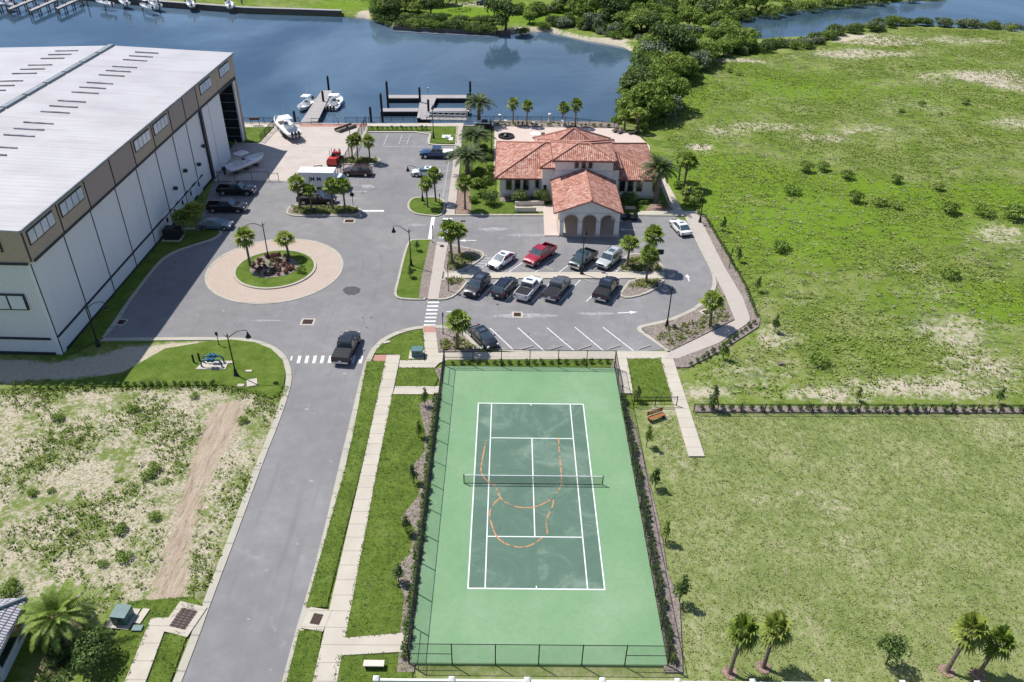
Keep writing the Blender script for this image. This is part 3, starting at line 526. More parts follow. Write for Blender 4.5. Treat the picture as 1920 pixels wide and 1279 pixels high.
for nm, pts in [('tall', [(911, 826), (905, 858), (900, 885), (912, 902), (929, 909), (937, 934), (954, 946), (974, 952), (1000.6, 952), (1020.6, 944), (1037, 934), (1050.7, 914), (1054, 905), (1049, 852), (1047, 820)]), ('low', [(937, 934), (922, 948), (917, 965), (922, 985), (930, 1006), (946, 1020), (977, 1028), (1000, 1021), (1017, 1008)]), ('short', [(1027, 1003), (1023, 978), (1028, 966), (1037, 948), (1038, 934)])]:
    pp = chaikin([P2(x, y, .15) for x, y in pts], 2); o = MB().ribbon(pp, .13, .146, .156).build('painted_arc', MT['orange'])
    struct(o)

# ================================================================== PLANTS
def leafcloud(name, blobs, n, size, mat, parent=None, seed=1, shell=.72, aspect=.55, droop=.2):
    """n separate leaf clumps spread through ellipsoids (x,y,z,rx,ry,rz)"""
    r = np.random.default_rng(seed); B = np.array(blobs, float); vol = (B[:, 3] * B[:, 4] * B[:, 5]) ** .66; k = r.choice(len(B), n, p=vol / vol.sum()); b = B[k]
    d = r.normal(size=(n, 3)); d /= np.linalg.norm(d, axis=1)[:, None]; d[:, 2] = np.where(d[:, 2] < -.35, -d[:, 2] * .6, d[:, 2])
    rad = shell + (1.08 - shell) * r.random(n) ** .6; inner = r.random(n) < .22; rad = np.where(inner, r.random(n) * shell, rad)
    c = b[:, :3] + d * rad[:, None] * b[:, 3:6]
    nrm = d * .7 + r.normal(size=(n, 3)) * .55 + np.array([0, 0, .35]); nrm /= np.linalg.norm(nrm, axis=1)[:, None]
    t = np.cross(nrm, r.normal(size=(n, 3))); t /= np.linalg.norm(t, axis=1)[:, None]; s = np.cross(nrm, t)
    L = size * (.6 + .8 * r.random(n))[:, None]; Wd = L * aspect; dr = np.array([0, 0, -1.]) * L * droop
    V = np.stack([c - t * L * .5, c + s * Wd * .5 + nrm * L * .08, c + t * L * .5 + dr, c - s * Wd * .5 + nrm * L * .08], 1).reshape(-1, 3)
    return npmesh(name, V, np.arange(4 * n).reshape(-1, 4), mat, parent)
def make_tree(H, Rr, seed, mat='leaf_mid', n=2600, leaf=.5, trunk=.32, low=.25, name='tree', label='', cat='tree'):
    r = random.Random(seed); root = empty(name, (0, 0, 0), 0, label, cat)
    tb = MB(); tb.tube([(0, 0, -.3), (.1, .05, H * .2), (-.05, .1, H * .5), (.1, 0, H * .8)], [trunk, trunk * .8, trunk * .55, trunk * .2], 8)
    blobs = [(0, 0, H * .62, Rr * .62, Rr * .62, H * .34)]
    for i in range(9):
        a = i * 2.4 + r.random(); d = Rr * r.uniform(.35, .72); z = H * r.uniform(low + .1, .84); q = Rr * r.uniform(.28, .5)
        blobs.append((d * math.cos(a), d * math.sin(a), z, q, q, q * r.uniform(.6, .9)))
        tb.tube([(0, 0, H * r.uniform(.2, .4)), (d * .5 * math.cos(a), d * .5 * math.sin(a), z * .8), (d * math.cos(a), d * math.sin(a), z)], [trunk * .4, trunk * .25, trunk * .08], 5)
    tb.build('trunk', MT['barkdark'], root, 50); leafcloud('crown', blobs, n, leaf, MT[mat], root, seed); return root
def make_shrub(H, Rr, seed, mat='leaf_mid', n=420, leaf=.2, name='shrub', label='', cat='shrub'):
    r = random.Random(seed); bl = [(0, 0, H * .45, Rr * .75, Rr * .75, H * .5)] + [(Rr * .5 * math.cos(i * 2.1), Rr * .5 * math.sin(i * 2.1), H * r.uniform(.3, .65), Rr * .5, Rr * .5, H * .33) for i in range(4)]
    o = leafcloud(name, bl, n, leaf, MT[mat], None, seed); return tag(o, label, cat)
def make_sapling(H, Rr, seed, mat='leaf_dark', n=420, leaf=.2, label='', name='young_tree'):
    r = random.Random(seed); root = empty(name, (0, 0, 0), 0, label, 'young tree')
    tb = MB().tube([(0, 0, -.1), (.03, 0, H * .4), (0, .03, H * .92)], [.05, .04, .015], 6)
    bl = [(r.uniform(-.25, .25) * Rr, r.uniform(-.25, .25) * Rr, H * (.34 + .1 * i), Rr * (1.0 - .12 * i) * r.uniform(.5, .85), Rr * (1 - .12 * i) * r.uniform(.5, .85), H * .11) for i in range(6)]
    for b_ in bl: tb.tube([(0, 0, b_[2] - .2), (b_[0] * 2.2, b_[1] * 2.2, b_[2])], [.02, .008], 4)
    tb.build('trunk', MT['barkdark'], root); leafcloud('crown', bl, n, leaf, MT[mat], root, seed); return root
def fan_crown(n, reach, seed, dead=False):
    """fan fronds on stalks, many narrow folded fingers each"""
    r = np.random.default_rng(seed); V = []; F = []
    for i in range(n):
        az = i * 2.39996 + r.random() * .3; f = i / n; el = (1.35 - 1.75 * f ** .9) + r.normal() * .12
        if dead: el = -.75 - .6 * r.random()
        st = reach * (.52 + .1 * r.random()); dirv = np.array([math.cos(az) * math.cos(el), math.sin(az) * math.cos(el), math.sin(el)]); side = np.array([-math.sin(az), math.cos(az), 0]); up = np.cross(dirv, side) * -1
        tip = dirv * st + np.array([0, 0, -st * .12]); w_ = .025 * reach / 1.5 + .01
        b0 = len(V); V += [side * w_, -side * w_, tip - side * w_, tip + side * w_]; F.append((b0, b0 + 1, b0 + 2, b0 + 3))
        m_ = 9; L = reach * (.62 + .12 * r.random())
        for j in range(m_):
            a = (j - (m_ - 1) / 2) / (m_ - 1) * 3.5; d2 = dirv * math.cos(a) + side * math.sin(a); Lj = L * (1 - .18 * abs(a) / 1.8); q = np.cross(d2, up); q /= np.linalg.norm(q) + 1e-9
            e = tip + d2 * Lj + np.array([0, 0, -Lj * (.22 + .3 * r.random())]); mid = tip + d2 * Lj * .55 + up * .04; ww = L * .13
            b0 = len(V); V += [tip, mid + q * ww, e, mid - q * ww]; F.append((b0, b0 + 1, b0 + 2, b0 + 3))
    return np.array(V), np.array(F)
def make_sabal(H, reach, seed, lean=(0, 0), n=34, label='', trunk=.145, name='palm_tree'):
    root = empty(name, (0, 0, 0), 0, label, 'palm tree'); r = random.Random(seed); m_ = 14; pts = []; rad = []
    for i in range(m_ + 1):
        t = i / m_; pts.append((lean[0] * t ** 1.6, lean[1] * t ** 1.6, -.15 + (H + .1) * t)); rad.append(trunk * (1.25 - .35 * min(1, t * 3) + (.55 * (t - .72) / .28 if t > .72 else 0)) * (1 + .05 * (i % 2)))
    MB().tube(pts, rad, 9).build('trunk', MT['bark'], root, 60)
    V, F = fan_crown(n, reach, seed); V = V + np.array([lean[0], lean[1], H]); npmesh('crown', V, F, MT['leaf_palm'], root)
    V, F = fan_crown(7, reach * .7, seed + 5, True); V = V + np.array([lean[0], lean[1], H - .1]); npmesh('dry_fronds', V, F, MT['leaf_dead'], root); return root
def make_date(H, reach, seed, n=62, trunk=.34, label='', name='date_palm', mat='leaf_date'):
    root = empty(name, (0, 0, 0), 0, label, 'palm tree'); r = np.random.default_rng(seed)
    prof = [(trunk * 1.35, -.2), (trunk * 1.1, .3), (trunk * .95, H * .5), (trunk, H * .8), (trunk * 1.5, H * .93), (trunk * 1.1, H + .25), (.02, H + .5)]
    MB().lathe(prof, n=12).build('trunk', MT['bark'], root, 60); V = []; F = []; VD = []; FD = []
    for i in range(n):
        az = i * 2.39996 + r.random() * .25; f = i / n; el0 = 1.4 - 1.55 * f + r.normal() * .08; L = reach * (1.0 + .12 * r.normal()) * (.86 + .2 * f); dh = np.array([math.cos(az), math.sin(az), 0]); side = np.array([-math.sin(az), math.cos(az), 0])
        p = np.array([0, 0, H + .2]) + dh * trunk * .6; m_ = 15; e = el0; TV, TF = (VD, FD) if (f > .9) else (V, F); last = p
        for j in range(m_):
            t = (j + 1) / m_; e = el0 - (1.15 + .25 * f) * t ** 1.5; d = dh * math.cos(e) + np.array([0, 0, math.sin(e)]); q = p + d * L / m_; up = np.cross(side, d)
            b0 = len(TV); TV += [p + side * .03, p - side * .03, q - side * .02, q + side * .02]; TF.append((b0, b0 + 1, b0 + 2, b0 + 3))
            if j > 1:
                ll = L * .17 * (math.sin(math.pi * min(1, .16 + t * .84)) ** .6 + .08)
                for sg in (-1, 1):
                    for h_ in (0, .5):
                        o_ = p + (q - p) * h_; tipv = o_ + side * sg * ll * .8 + d * ll * .55 - up * ll * .12 + np.array([0, 0, -ll * .22 * r.random()]); b0 = len(TV)
                        TV += [o_, o_ + d * .08, tipv, (o_ + tipv) / 2 - d * .04]; TF.append((b0, b0 + 1, b0 + 2, b0 + 3))
            p = q
    npmesh('crown', np.array(V), np.array(F), MT[mat], root)
    if VD: npmesh('dry_fronds', np.array(VD), np.array(FD), MT['leaf_dead'], root)
    return root
def scatter(name, pts, size, mat, seed=1, blades=5, spread=.6, tall=1.0, zfun=None, kind='stuff', label=None, cat=None):
    """tufts of leaves on the ground as one mesh"""
    r = np.random.default_rng(seed); pts = np.array(pts, float); n = len(pts)
    if n == 0: return None
    z = np.array([zfun(x, y) for x, y in pts[:, :2]]) if zfun else (pts[:, 2] if pts.shape[1] > 2 else np.full(n, .12)); k = blades; c = np.repeat(np.stack([pts[:, 0], pts[:, 1], z], 1), k, 0); S = np.repeat(size * (.5 + r.random(n)), k)[:, None]
    az = r.random(n * k) * 6.283; el = .35 + r.random(n * k) * .9; d = np.stack([np.cos(az) * np.cos(el), np.sin(az) * np.cos(el), np.sin(el) * tall], 1); side = np.stack([-np.sin(az), np.cos(az), 0 * az], 1)
    base = c + np.stack([np.cos(az), np.sin(az), 0 * az], 1) * S * spread * (r.random(n * k) ** .5)[:, None] * .6
    V = np.stack([base, base + d * S * .55 + side * S * .16, base + d * S + np.array([0, 0, -.15]) * S, base + d * S * .55 - side * S * .16], 1).reshape(-1, 3)
    o = npmesh(name, V, np.arange(4 * n * k).reshape(-1, 4), MT[mat]); return tag(o, label, cat, None, kind)
def polypts(poly, n, seed):
    r = np.random.default_rng(seed); a = np.array(poly); lo, hi = a.min(0), a.max(0); q = lo + (hi - lo) * r.random((n, 2)); return q[sdist(q[:, 0], q[:, 1], poly) > 0]

# ================================================================== STREET THINGS
def make_lamp(H=5.1, arm=2.1, drop=.0, label=''):
    root = empty('street_lamp', (0, 0, 0), 0, label, 'street lamp', 'black post lamps around the car park')
    MB().lathe([(.27, -.1), (.27, .12), (.20, .2), (.17, .65), (.11, .8), (.09, .95)], n=12).build('base', MT['black'], root, 40)
    MB().lathe([(.085, .95), (.075, H * .5), (.06, H), (.10, H + .03), (.10, H + .12), (.04, H + .2), (.015, H + .5)], n=10).build('pole', MT['black'], root, 40)
    p = [(0, 0, H - .25), (arm * .22, 0, H + .12), (arm * .5, 0, H + .5), (arm * .78, 0, H + .62), (arm, 0, H + .55), (arm, 0, H + .3)]
    MB().tube(p, [.05, .045, .04, .035, .035, .035], 7).tube([(0, 0, H - .1), (-.22, 0, H + .05), (-.42, 0, H + .3)], [.03, .025, .015], 6).build('arm', MT['black'], root, 60)
    l_ = MB().lathe([(.05, .35), (.09, .28), (.12, .1), (.22, -.1), (.30, -.28), (.30, -.32), (.26, -.32)], (arm, 0, H), 14, cap=False).build('lamp_head', MT['black'], root, 50)
    MB().lathe([(.25, -.30), (.20, -.40), (.02, -.44)], (arm, 0, H), 12).build('diffuser', MT['lampglass'], l_, 50)
    return root
def sign_post(px, py, ty, kind, label, rz=0.0, group='sign posts'):
    g_ = P(px, py); h = HT(px, py, ty); h = max(1.0, h); r_ = empty('sign_post', (g_.x, g_.y, .12 if kind != 'x' else 0), rz, label, 'sign post', group); MB().tube([(0, 0, -.1), (0, 0, h)], .045, 6).lathe([(.09, 0), (.07, .12), (.05, .14)], n=8).build('post', MT['black'], r_)
    s = MB()
    if kind == 'octagon': s.prism([(.36 * math.cos(R(22.5 + 45 * k)), .36 * math.sin(R(22.5 + 45 * k))) for k in range(8)], -.015, .015, bottom=True); s.v = [(x, z - .06, y + h - .35) for x, y, z in s.v]
    elif kind == 'double': s.box((-.31, -.07, h - .75), (.56, .03, .75)).box((.31, -.07, h - .75), (.56, .03, .75))
    elif kind == 'small': s.box((0, -.06, h - .45), (.3, .03, .45))
    else: s.box((0, -.06, h - .62), (.46, .03, .6))
    s.build('sign_plate', MT['plastic'], r_); return r_
def picket(name, path, h, label, cat='fence', gap=.13, mat='black', z=0.0, post=2.4, group=None, prefix='picket_panel', posth=.08):
    """metal railing along a ground path: each post its own part, the pickets of a run one panel"""
    root = empty(name, (path[0][0], path[0][1], z), 0, label, cat, group); ox, oy = path[0]
    for i in range(len(path) - 1):
        a = Vector((path[i][0] - ox, path[i][1] - oy)); b_ = Vector((path[i + 1][0] - ox, path[i + 1][1] - oy)); L = (b_ - a).length; an = math.atan2(b_.y - a.y, b_.x - a.x); n = max(1, round(L / post)); u = (b_ - a) / L
        for k in range(n):
            s0 = a + u * L * k / n; pb = MB().box((s0.x, s0.y, 0), (posth, posth, h + .08), an); pb.build('post', MT[mat], root)
            q = MB(); l = L / n; mid = s0 + u * l / 2
            for zz in (.12, h - .14, h - .02): q.box((mid.x, mid.y, zz), (l - posth, .035, .04), an)
            m_ = int(l / gap)
            for j in range(1, m_): c = s0 + u * l * j / m_; q.box((c.x, c.y, .16), (.018, .018, h - .3), an)
            q.build(prefix, MT[mat], root)
    e = (path[-1][0] - ox, path[-1][1] - oy, 0); MB().box(e, (posth, posth, h + .08)).build('post', MT[mat], root); return root

# ================================================================== VEHICLES
def ring(x, hw, zb, zt, n_=0):
    h = zt - zb
    half = [(0, zb), (.78, zb), (.95, zb + .10 * h), (1.0, zb + .42 * h), (.985, zb + .72 * h), (.93, zt - .03), (.80, zt), (0, zt + .02)]
    r_ = [Vector((x, hw * a, z)) for a, z in half]; return r_ + [Vector((x, -hw * a, z)) for a, z in half[-2:0:-1]]
PAINTS = {}
def gp(col):
    if col not in PAINTS: PAINTS[col] = paint('car paint %d' % (len(PAINTS) + 1), col, .15 if max(col) < .4 else 0)
    return PAINTS[col]
def vehicle(kind, col, label, px, py, hd, L=None, bed=None, cat=None, name=None, group='vehicles around the car park', zc=.75, sunroof=False):
    pc = P(px, py, zc); root = empty(name or {'pickup': 'pickup_truck', 'suv': 'parked_car', 'sedan': 'parked_car'}[kind], (pc.x, pc.y, 0.006), hd, label, cat or {'pickup': 'pickup truck', 'suv': 'car', 'sedan': 'car'}[kind], group)
    pm = gp(col); dk = MT['plastic']
    if kind == 'sedan': L = L or 4.75; Wd, H, belt = 1.84, 1.44, .92; st = [(-.5, .55, .62), (-.48, .80, .86), (-.42, .93, .94), (-.30, .97, .99), (-.1, belt, 1), (.12, belt, 1), (.24, .93, 1), (.36, .86, .98), (.45, .76, .92), (.49, .64, .80), (.5, .52, .70)]; cab = (-.41, -.22, .05, .255); gc = .20
    elif kind == 'suv': L = L or 4.8; Wd, H, belt = 1.93, 1.74, 1.08; st = [(-.5, .62, .80), (-.49, .98, .92), (-.46, 1.08, .97), (-.2, belt, 1), (.12, belt, 1), (.22, 1.08, 1), (.36, 1.02, .98), (.45, .93, .93), (.49, .78, .84), (.5, .6, .78)]; cab = (-.485, -.43, .09, .215); gc = .24
    else: L = L or 5.7; Wd, H, belt = 2.0, 1.88, 1.18; st = [(-.5, .70, .94), (-.49, .78, .97), (-.16, .78, .98), (-.155, belt, 1), (.1, belt, 1), (.2, 1.18, 1), (.36, 1.13, .99), (.46, 1.04, .95), (.495, .86, .90), (.5, .7, .86)]; cab = (-.15, -.125, .10, .205); gc = .38
    hw = Wd / 2; body = MB(); body.loft([ring(x * L, hw * ww, gc if abs(x) < .46 else gc + .1, zt) for x, zt, ww in st])
    if kind == 'pickup':
        bx0, bx1 = -.495 * L, -.157 * L; l = bx1 - bx0; mx_ = (bx0 + bx1) / 2
        for s in (-1, 1): body.box((mx_, s * (hw - .07), .775), (l, .13, belt - .775 + .02), top=.995, topy=.8)
        for s in (-1, 1): body.box((mx_, s * (hw - .02), .60), (l * .99, .05, .36))
    body.build('body', pm, root, 38)
    wb = L * (.31 if kind != 'pickup' else .325); wr = .33 if kind == 'sedan' else (.37 if kind == 'suv' else .41)
    # greenhouse
    r0, r1, f1, f0 = [c * L for c in cab]; wbs = hw * .90; wt = hw * (.74 if kind == 'sedan' else .80); zb = belt - .03; zt = H - .05
    B0 = [(r0, wbs), (f0, wbs)]; T0 = [(r1, wt), (f1, wt)]
    MB().poly3([(f0, wbs * .93, zb + .01), (f0, -wbs * .93, zb + .01), (f1 + .03, -wt * .93, zt), (f1 + .03, wt * .93, zt)]).build('windshield', MT['carglass'], root)
    MB().poly3([(r0, -wbs * .93, zb + .01), (r0, wbs * .93, zb + .01), (r1 - .02, wt * .93, zt), (r1 - .02, -wt * .93, zt)]).build('rear_window', MT['carglass'], root)
    nd = 2 if L > 4.3 else 1
    for s in (-1, 1):
        sw = MB(); split = (r0 + f0) / 2 - .05 * L * (kind != 'pickup') + .02 * L; ts = split + .02
        fr = lambda b_, t_, u, v: (b_ * (1 - v) + t_ * v)
        def pane(xa, xb, ta, tb): sw.poly3([(xa, s * (wbs + .012), zb + .04), (xb, s * (wbs + .012), zb + .04), (tb, s * (wt + .016), zt - .03), (ta, s * (wt + .016), zt - .03)])
        pane(r0 + .10, split - .04, r1 + .06, ts - .04); pane(split + .04, f0 - .16, ts + .04, f1 - .03); sw.build('side_window', MT['carglass'], root)
    # pillars and roof in body colour
    rb = MB(); rb.loft([[Vector((x, y, z)) for x, y, z in [(r0 + .01, -wbs, zb), (f0 - .01, -wbs, zb), (f0 - .01, wbs, zb), (r0 + .01, wbs, zb)]], [Vector((x, y, z)) for x, y, z in [(r1 + .01, -wt, zt), (f1, -wt, zt), (f1, wt, zt), (r1 + .01, wt, zt)]]], cap=False)
    rb.box(((r1 + f1) / 2, 0, zt - .01), (f1 - r1 + .06, wt * 2 + .02, .07), top=.93, topy=.86); rb.build('roof', pm, root, 30)
    # drop the wedge of paint where the front and rear glass lie
    if sunroof: MB().box(((r1 + f1) / 2 + .15, 0, H - .005), ((f1 - r1) * .36, wt * 1.1, .018)).build('sunroof', MT['carglass'], root)
    if kind == 'suv':
        for s in (-1, 1): MB().box(((r1 + f1) / 2, s * wt * .82, H - .0), ((f1 - r1) * .8, .04, .06)).build('roof_rail', dk, root)
    # wheels, arches
    for sx in (-1, 1):
        for s in (-1, 1):
            cx = sx * wb; o = MB(); o.loft([[Vector((cx + rr * math.cos(a), s * y, wr + rr * math.sin(a))) for a in [2 * math.pi * k / 18 for k in range(18)]] for rr, y in [(wr * .6, hw - .24), (wr * .97, hw - .24), (wr, hw - .20), (wr, hw - .03), (wr * .94, hw + .012), (wr * .66, hw + .014)]]); wo_ = o.build('wheel', MT['rubber'], root, 40)
            MB().loft([[Vector((cx + rr * math.cos(a), s * y, wr + rr * math.sin(a))) for a in [2 * math.pi * k / 12 for k in range(12)]] for rr, y in [(wr * .64, hw + .012), (wr * .60, hw + .022), (wr * .2, hw + .018)]]).build('rim', MT['chrome'], wo_, 30)
            ar = MB(); n_ = 12; ra = wr * 1.22; rings_ = [(cx + ra * math.cos(math.pi * k / n_), wr + .02 + ra * math.sin(math.pi * k / n_)) for k in range(n_ + 1)]
            ar.add([(x, s * (hw + .004), z) for x, z in rings_] + [(x, s * (hw - .3), z) for x, z in rings_], [(k, k + 1, n_ + 2 + k, n_ + 1 + k) for k in range(n_)] + [tuple(range(n_ + 1))]); ar.build('wheel_arch', dk, root)
    # lights, bumpers, mirrors, plate, grille
    fz = .66 if kind == 'sedan' else (.82 if kind == 'suv' else .90); rz_ = .80 if kind == 'sedan' else (1.0 if kind == 'suv' else .95)
    for s in (-1, 1):
        MB().box((L * .475, s * hw * .70, fz - .09), (.22, hw * .36, .17), s * -.25, top=.8).build('headlight', MT['lampglass'], root)
        MB().box((-L * .489, s * hw * .76, rz_ - .13), (.12, hw * .22, .26 if kind != 'sedan' else .16), top=.9).build('taillight', MT['tail'], root)
        MB().box((f0 - .32, s * (hw + .10), belt - .02), (.13, .22, .16), top=.8).build('mirror', pm, root)
        MB().box((.0, s * (hw - .01), gc + .0), (L * .42, .06, .12)).build('sill', dk, root)
    ch = MT['chrome'] if kind == 'pickup' else dk
    MB().box((L * .488, 0, gc + .06), (.16, Wd * .86, .22), top=.8, topy=.97).build('front_bumper', ch, root); MB().box((-L * .492, 0, gc + .06), (.16, Wd * .88, .22), top=.9).build('rear_bumper', ch, root)
    MB().box((L * .497, 0, fz - .16), (.06, Wd * .44, .24)).build('grille', dk, root); MB().box((-L * .508, 0, gc + .32), (.02, .34, .16)).build('number_plate', MT['white'], root)
    for s in (-1, 1): MB().tube([(L * .40 if kind != 'pickup' else L * .3, s * hw * .55, st[-4][1] + .035 + .05), (f0 + .05, s * hw * .5, belt + .03)], .008, 4) 
    if kind == 'pickup':
        MB().box((-.492 * L, 0, .79), (.07, Wd * .92, belt - .79)).build('tailgate', pm, root)
        MB().box((mx_, 0, .785), (l * .97, Wd - .30, .02)).build('bed_floor', dk, root)
        if bed:
            tm = MT['white'] if bed == 'white' else dk; t_ = MB().box((mx_ + .02, 0, belt + .0), (l * .94, Wd - .22, .045)); t_.build('bed_cover', tm, root)
            if bed != 'white':
                q = MB()
                for k in range(3): q.box((mx_ + (k - 1) * l * .25, 0, belt + .045), (.03, Wd - .26, .012))
                q.build('cover_rib', MT['black'], root)
        wheelw = None
    return root

# ================================================================== BOATS
def make_boat(label, L=7.5, Bm=2.5, ttop=True, engines=2, z=0.0, loc=(0, 0), hd=0.0, ecol='black', group='motor boats at the marina', name='motor_boat', tilt=0.0, hullcol='gel', detail=True):
    root = empty(name, (loc[0], loc[1], z), hd, label, 'boat', group); root.rotation_euler = (0, tilt, hd); h = Bm / 2
    S = [(-.5, .90, .05, .95), (-.3, 1.0, .0, .98), (0, 1.0, .0, 1.02), (.2, .93, .03, 1.10), (.34, .74, .12, 1.18), (.44, .42, .35, 1.26), (.5, .05, .95, 1.34)]
    def hr(x, w_, zk, zs, ins=1.0): return [Vector((x * L, 0, zk)), Vector((x * L, h * w_ * .72, zk + .30 * (zs - zk))), Vector((x * L, h * w_ * .96, zk + .6 * (zs - zk))), Vector((x * L, h * w_, zs)), Vector((x * L, h * w_ * .86, zs + .03)), Vector((x * L, -h * w_ * .86, zs + .03)), Vector((x * L, -h * w_, zs)), Vector((x * L, -h * w_ * .96, zk + .6 * (zs - zk))), Vector((x * L, -h * w_ * .72, zk + .30 * (zs - zk)))]
    rings_ = [hr(*s) for s in S]; b_ = MB(); n = 9; vs = [tuple(p) for r_ in rings_ for p in r_]; fs = []
    for i in range(len(rings_) - 1):
        for k in range(n):
            if k == 4: continue
            fs.append((i * n + k, i * n + (k + 1) % n, (i + 1) * n + (k + 1) % n, (i + 1) * n + k))
    fs.append(tuple(range(n))[::-1]); b_.add(vs, fs); b_.build('hull', MT[hullcol], root, 35)
    d = MB(); dk_ = []; dz = .55
    for x, w_, zk, zs in S: dk_.append([Vector((x * L, h * w_ * .86, zs + .03)), Vector((x * L, h * w_ * .74, max(dz, zs - .45))), Vector((x * L, -h * w_ * .74, max(dz, zs - .45))), Vector((x * L, -h * w_ * .86, zs + .03))])
    vs = [tuple(p) for r_ in dk_ for p in r_]; fs = [(i * 4 + k, i * 4 + k + 1, i * 4 + k + 5, i * 4 + k + 4) for i in range(len(S) - 1) for k in range(3)]; fs.append((0, 1, 2, 3)); d.add(vs, fs).build('deck', MT['white'], root)
    if detail:
        cx = -.04 * L; MB().box((cx, 0, dz), (L * .15, Bm * .34, .75), top=.8).build('console', MT['gel'], root); MB().box((cx + .12, 0, dz + .75), (L * .06, Bm * .32, .35), top=.6).build('windscreen', MT['carglass'], root)
        MB().box((cx - L * .13, 0, dz), (L * .06, Bm * .4, .6)).box((cx - L * .155, 0, dz + .6), (L * .015, Bm * .4, .35)).build('helm_seat', MT['gel'], root)
        MB().box((L * .2, 0, dz), (L * .14, Bm * .45, .35), top=.8).build('bow_seat', MT['cushion'] if engines == 3 else MT['gel'], root)
    if ttop:
        t_ = MB(); zt = dz + 2.0
        t_.box((cx - .1, 0, zt), (L * .26, Bm * .72, .09), top=.9); t_.build('t_top', MT['gel'], root)
        p_ = MB()
        for sx in (-1, 1):
            for s in (-1, 1): p_.tube([(cx - .1 + sx * L * .07, s * Bm * .19, dz), (cx - .1 + sx * L * .09, s * Bm * .30, zt)], .03, 5)
        p_.build('t_top_frame', MT['chrome'], root)
        MB().tube([(cx - .1, .3, zt + .1), (cx - .5, .35, zt + 2.4)], .015, 4).build('antenna', MT['white'], root)
    for e in range(engines):
        y = (e - (engines - 1) / 2) * .62; q = MB().box((-L * .5 - .28, y, .75), (.62, .42, .62), top=.72).box((-L * .5 - .30, y, .0), (.26, .16, .78)); q.build('outboard', MT['black'] if ecol == 'black' else MT['gel'], root)
    return root

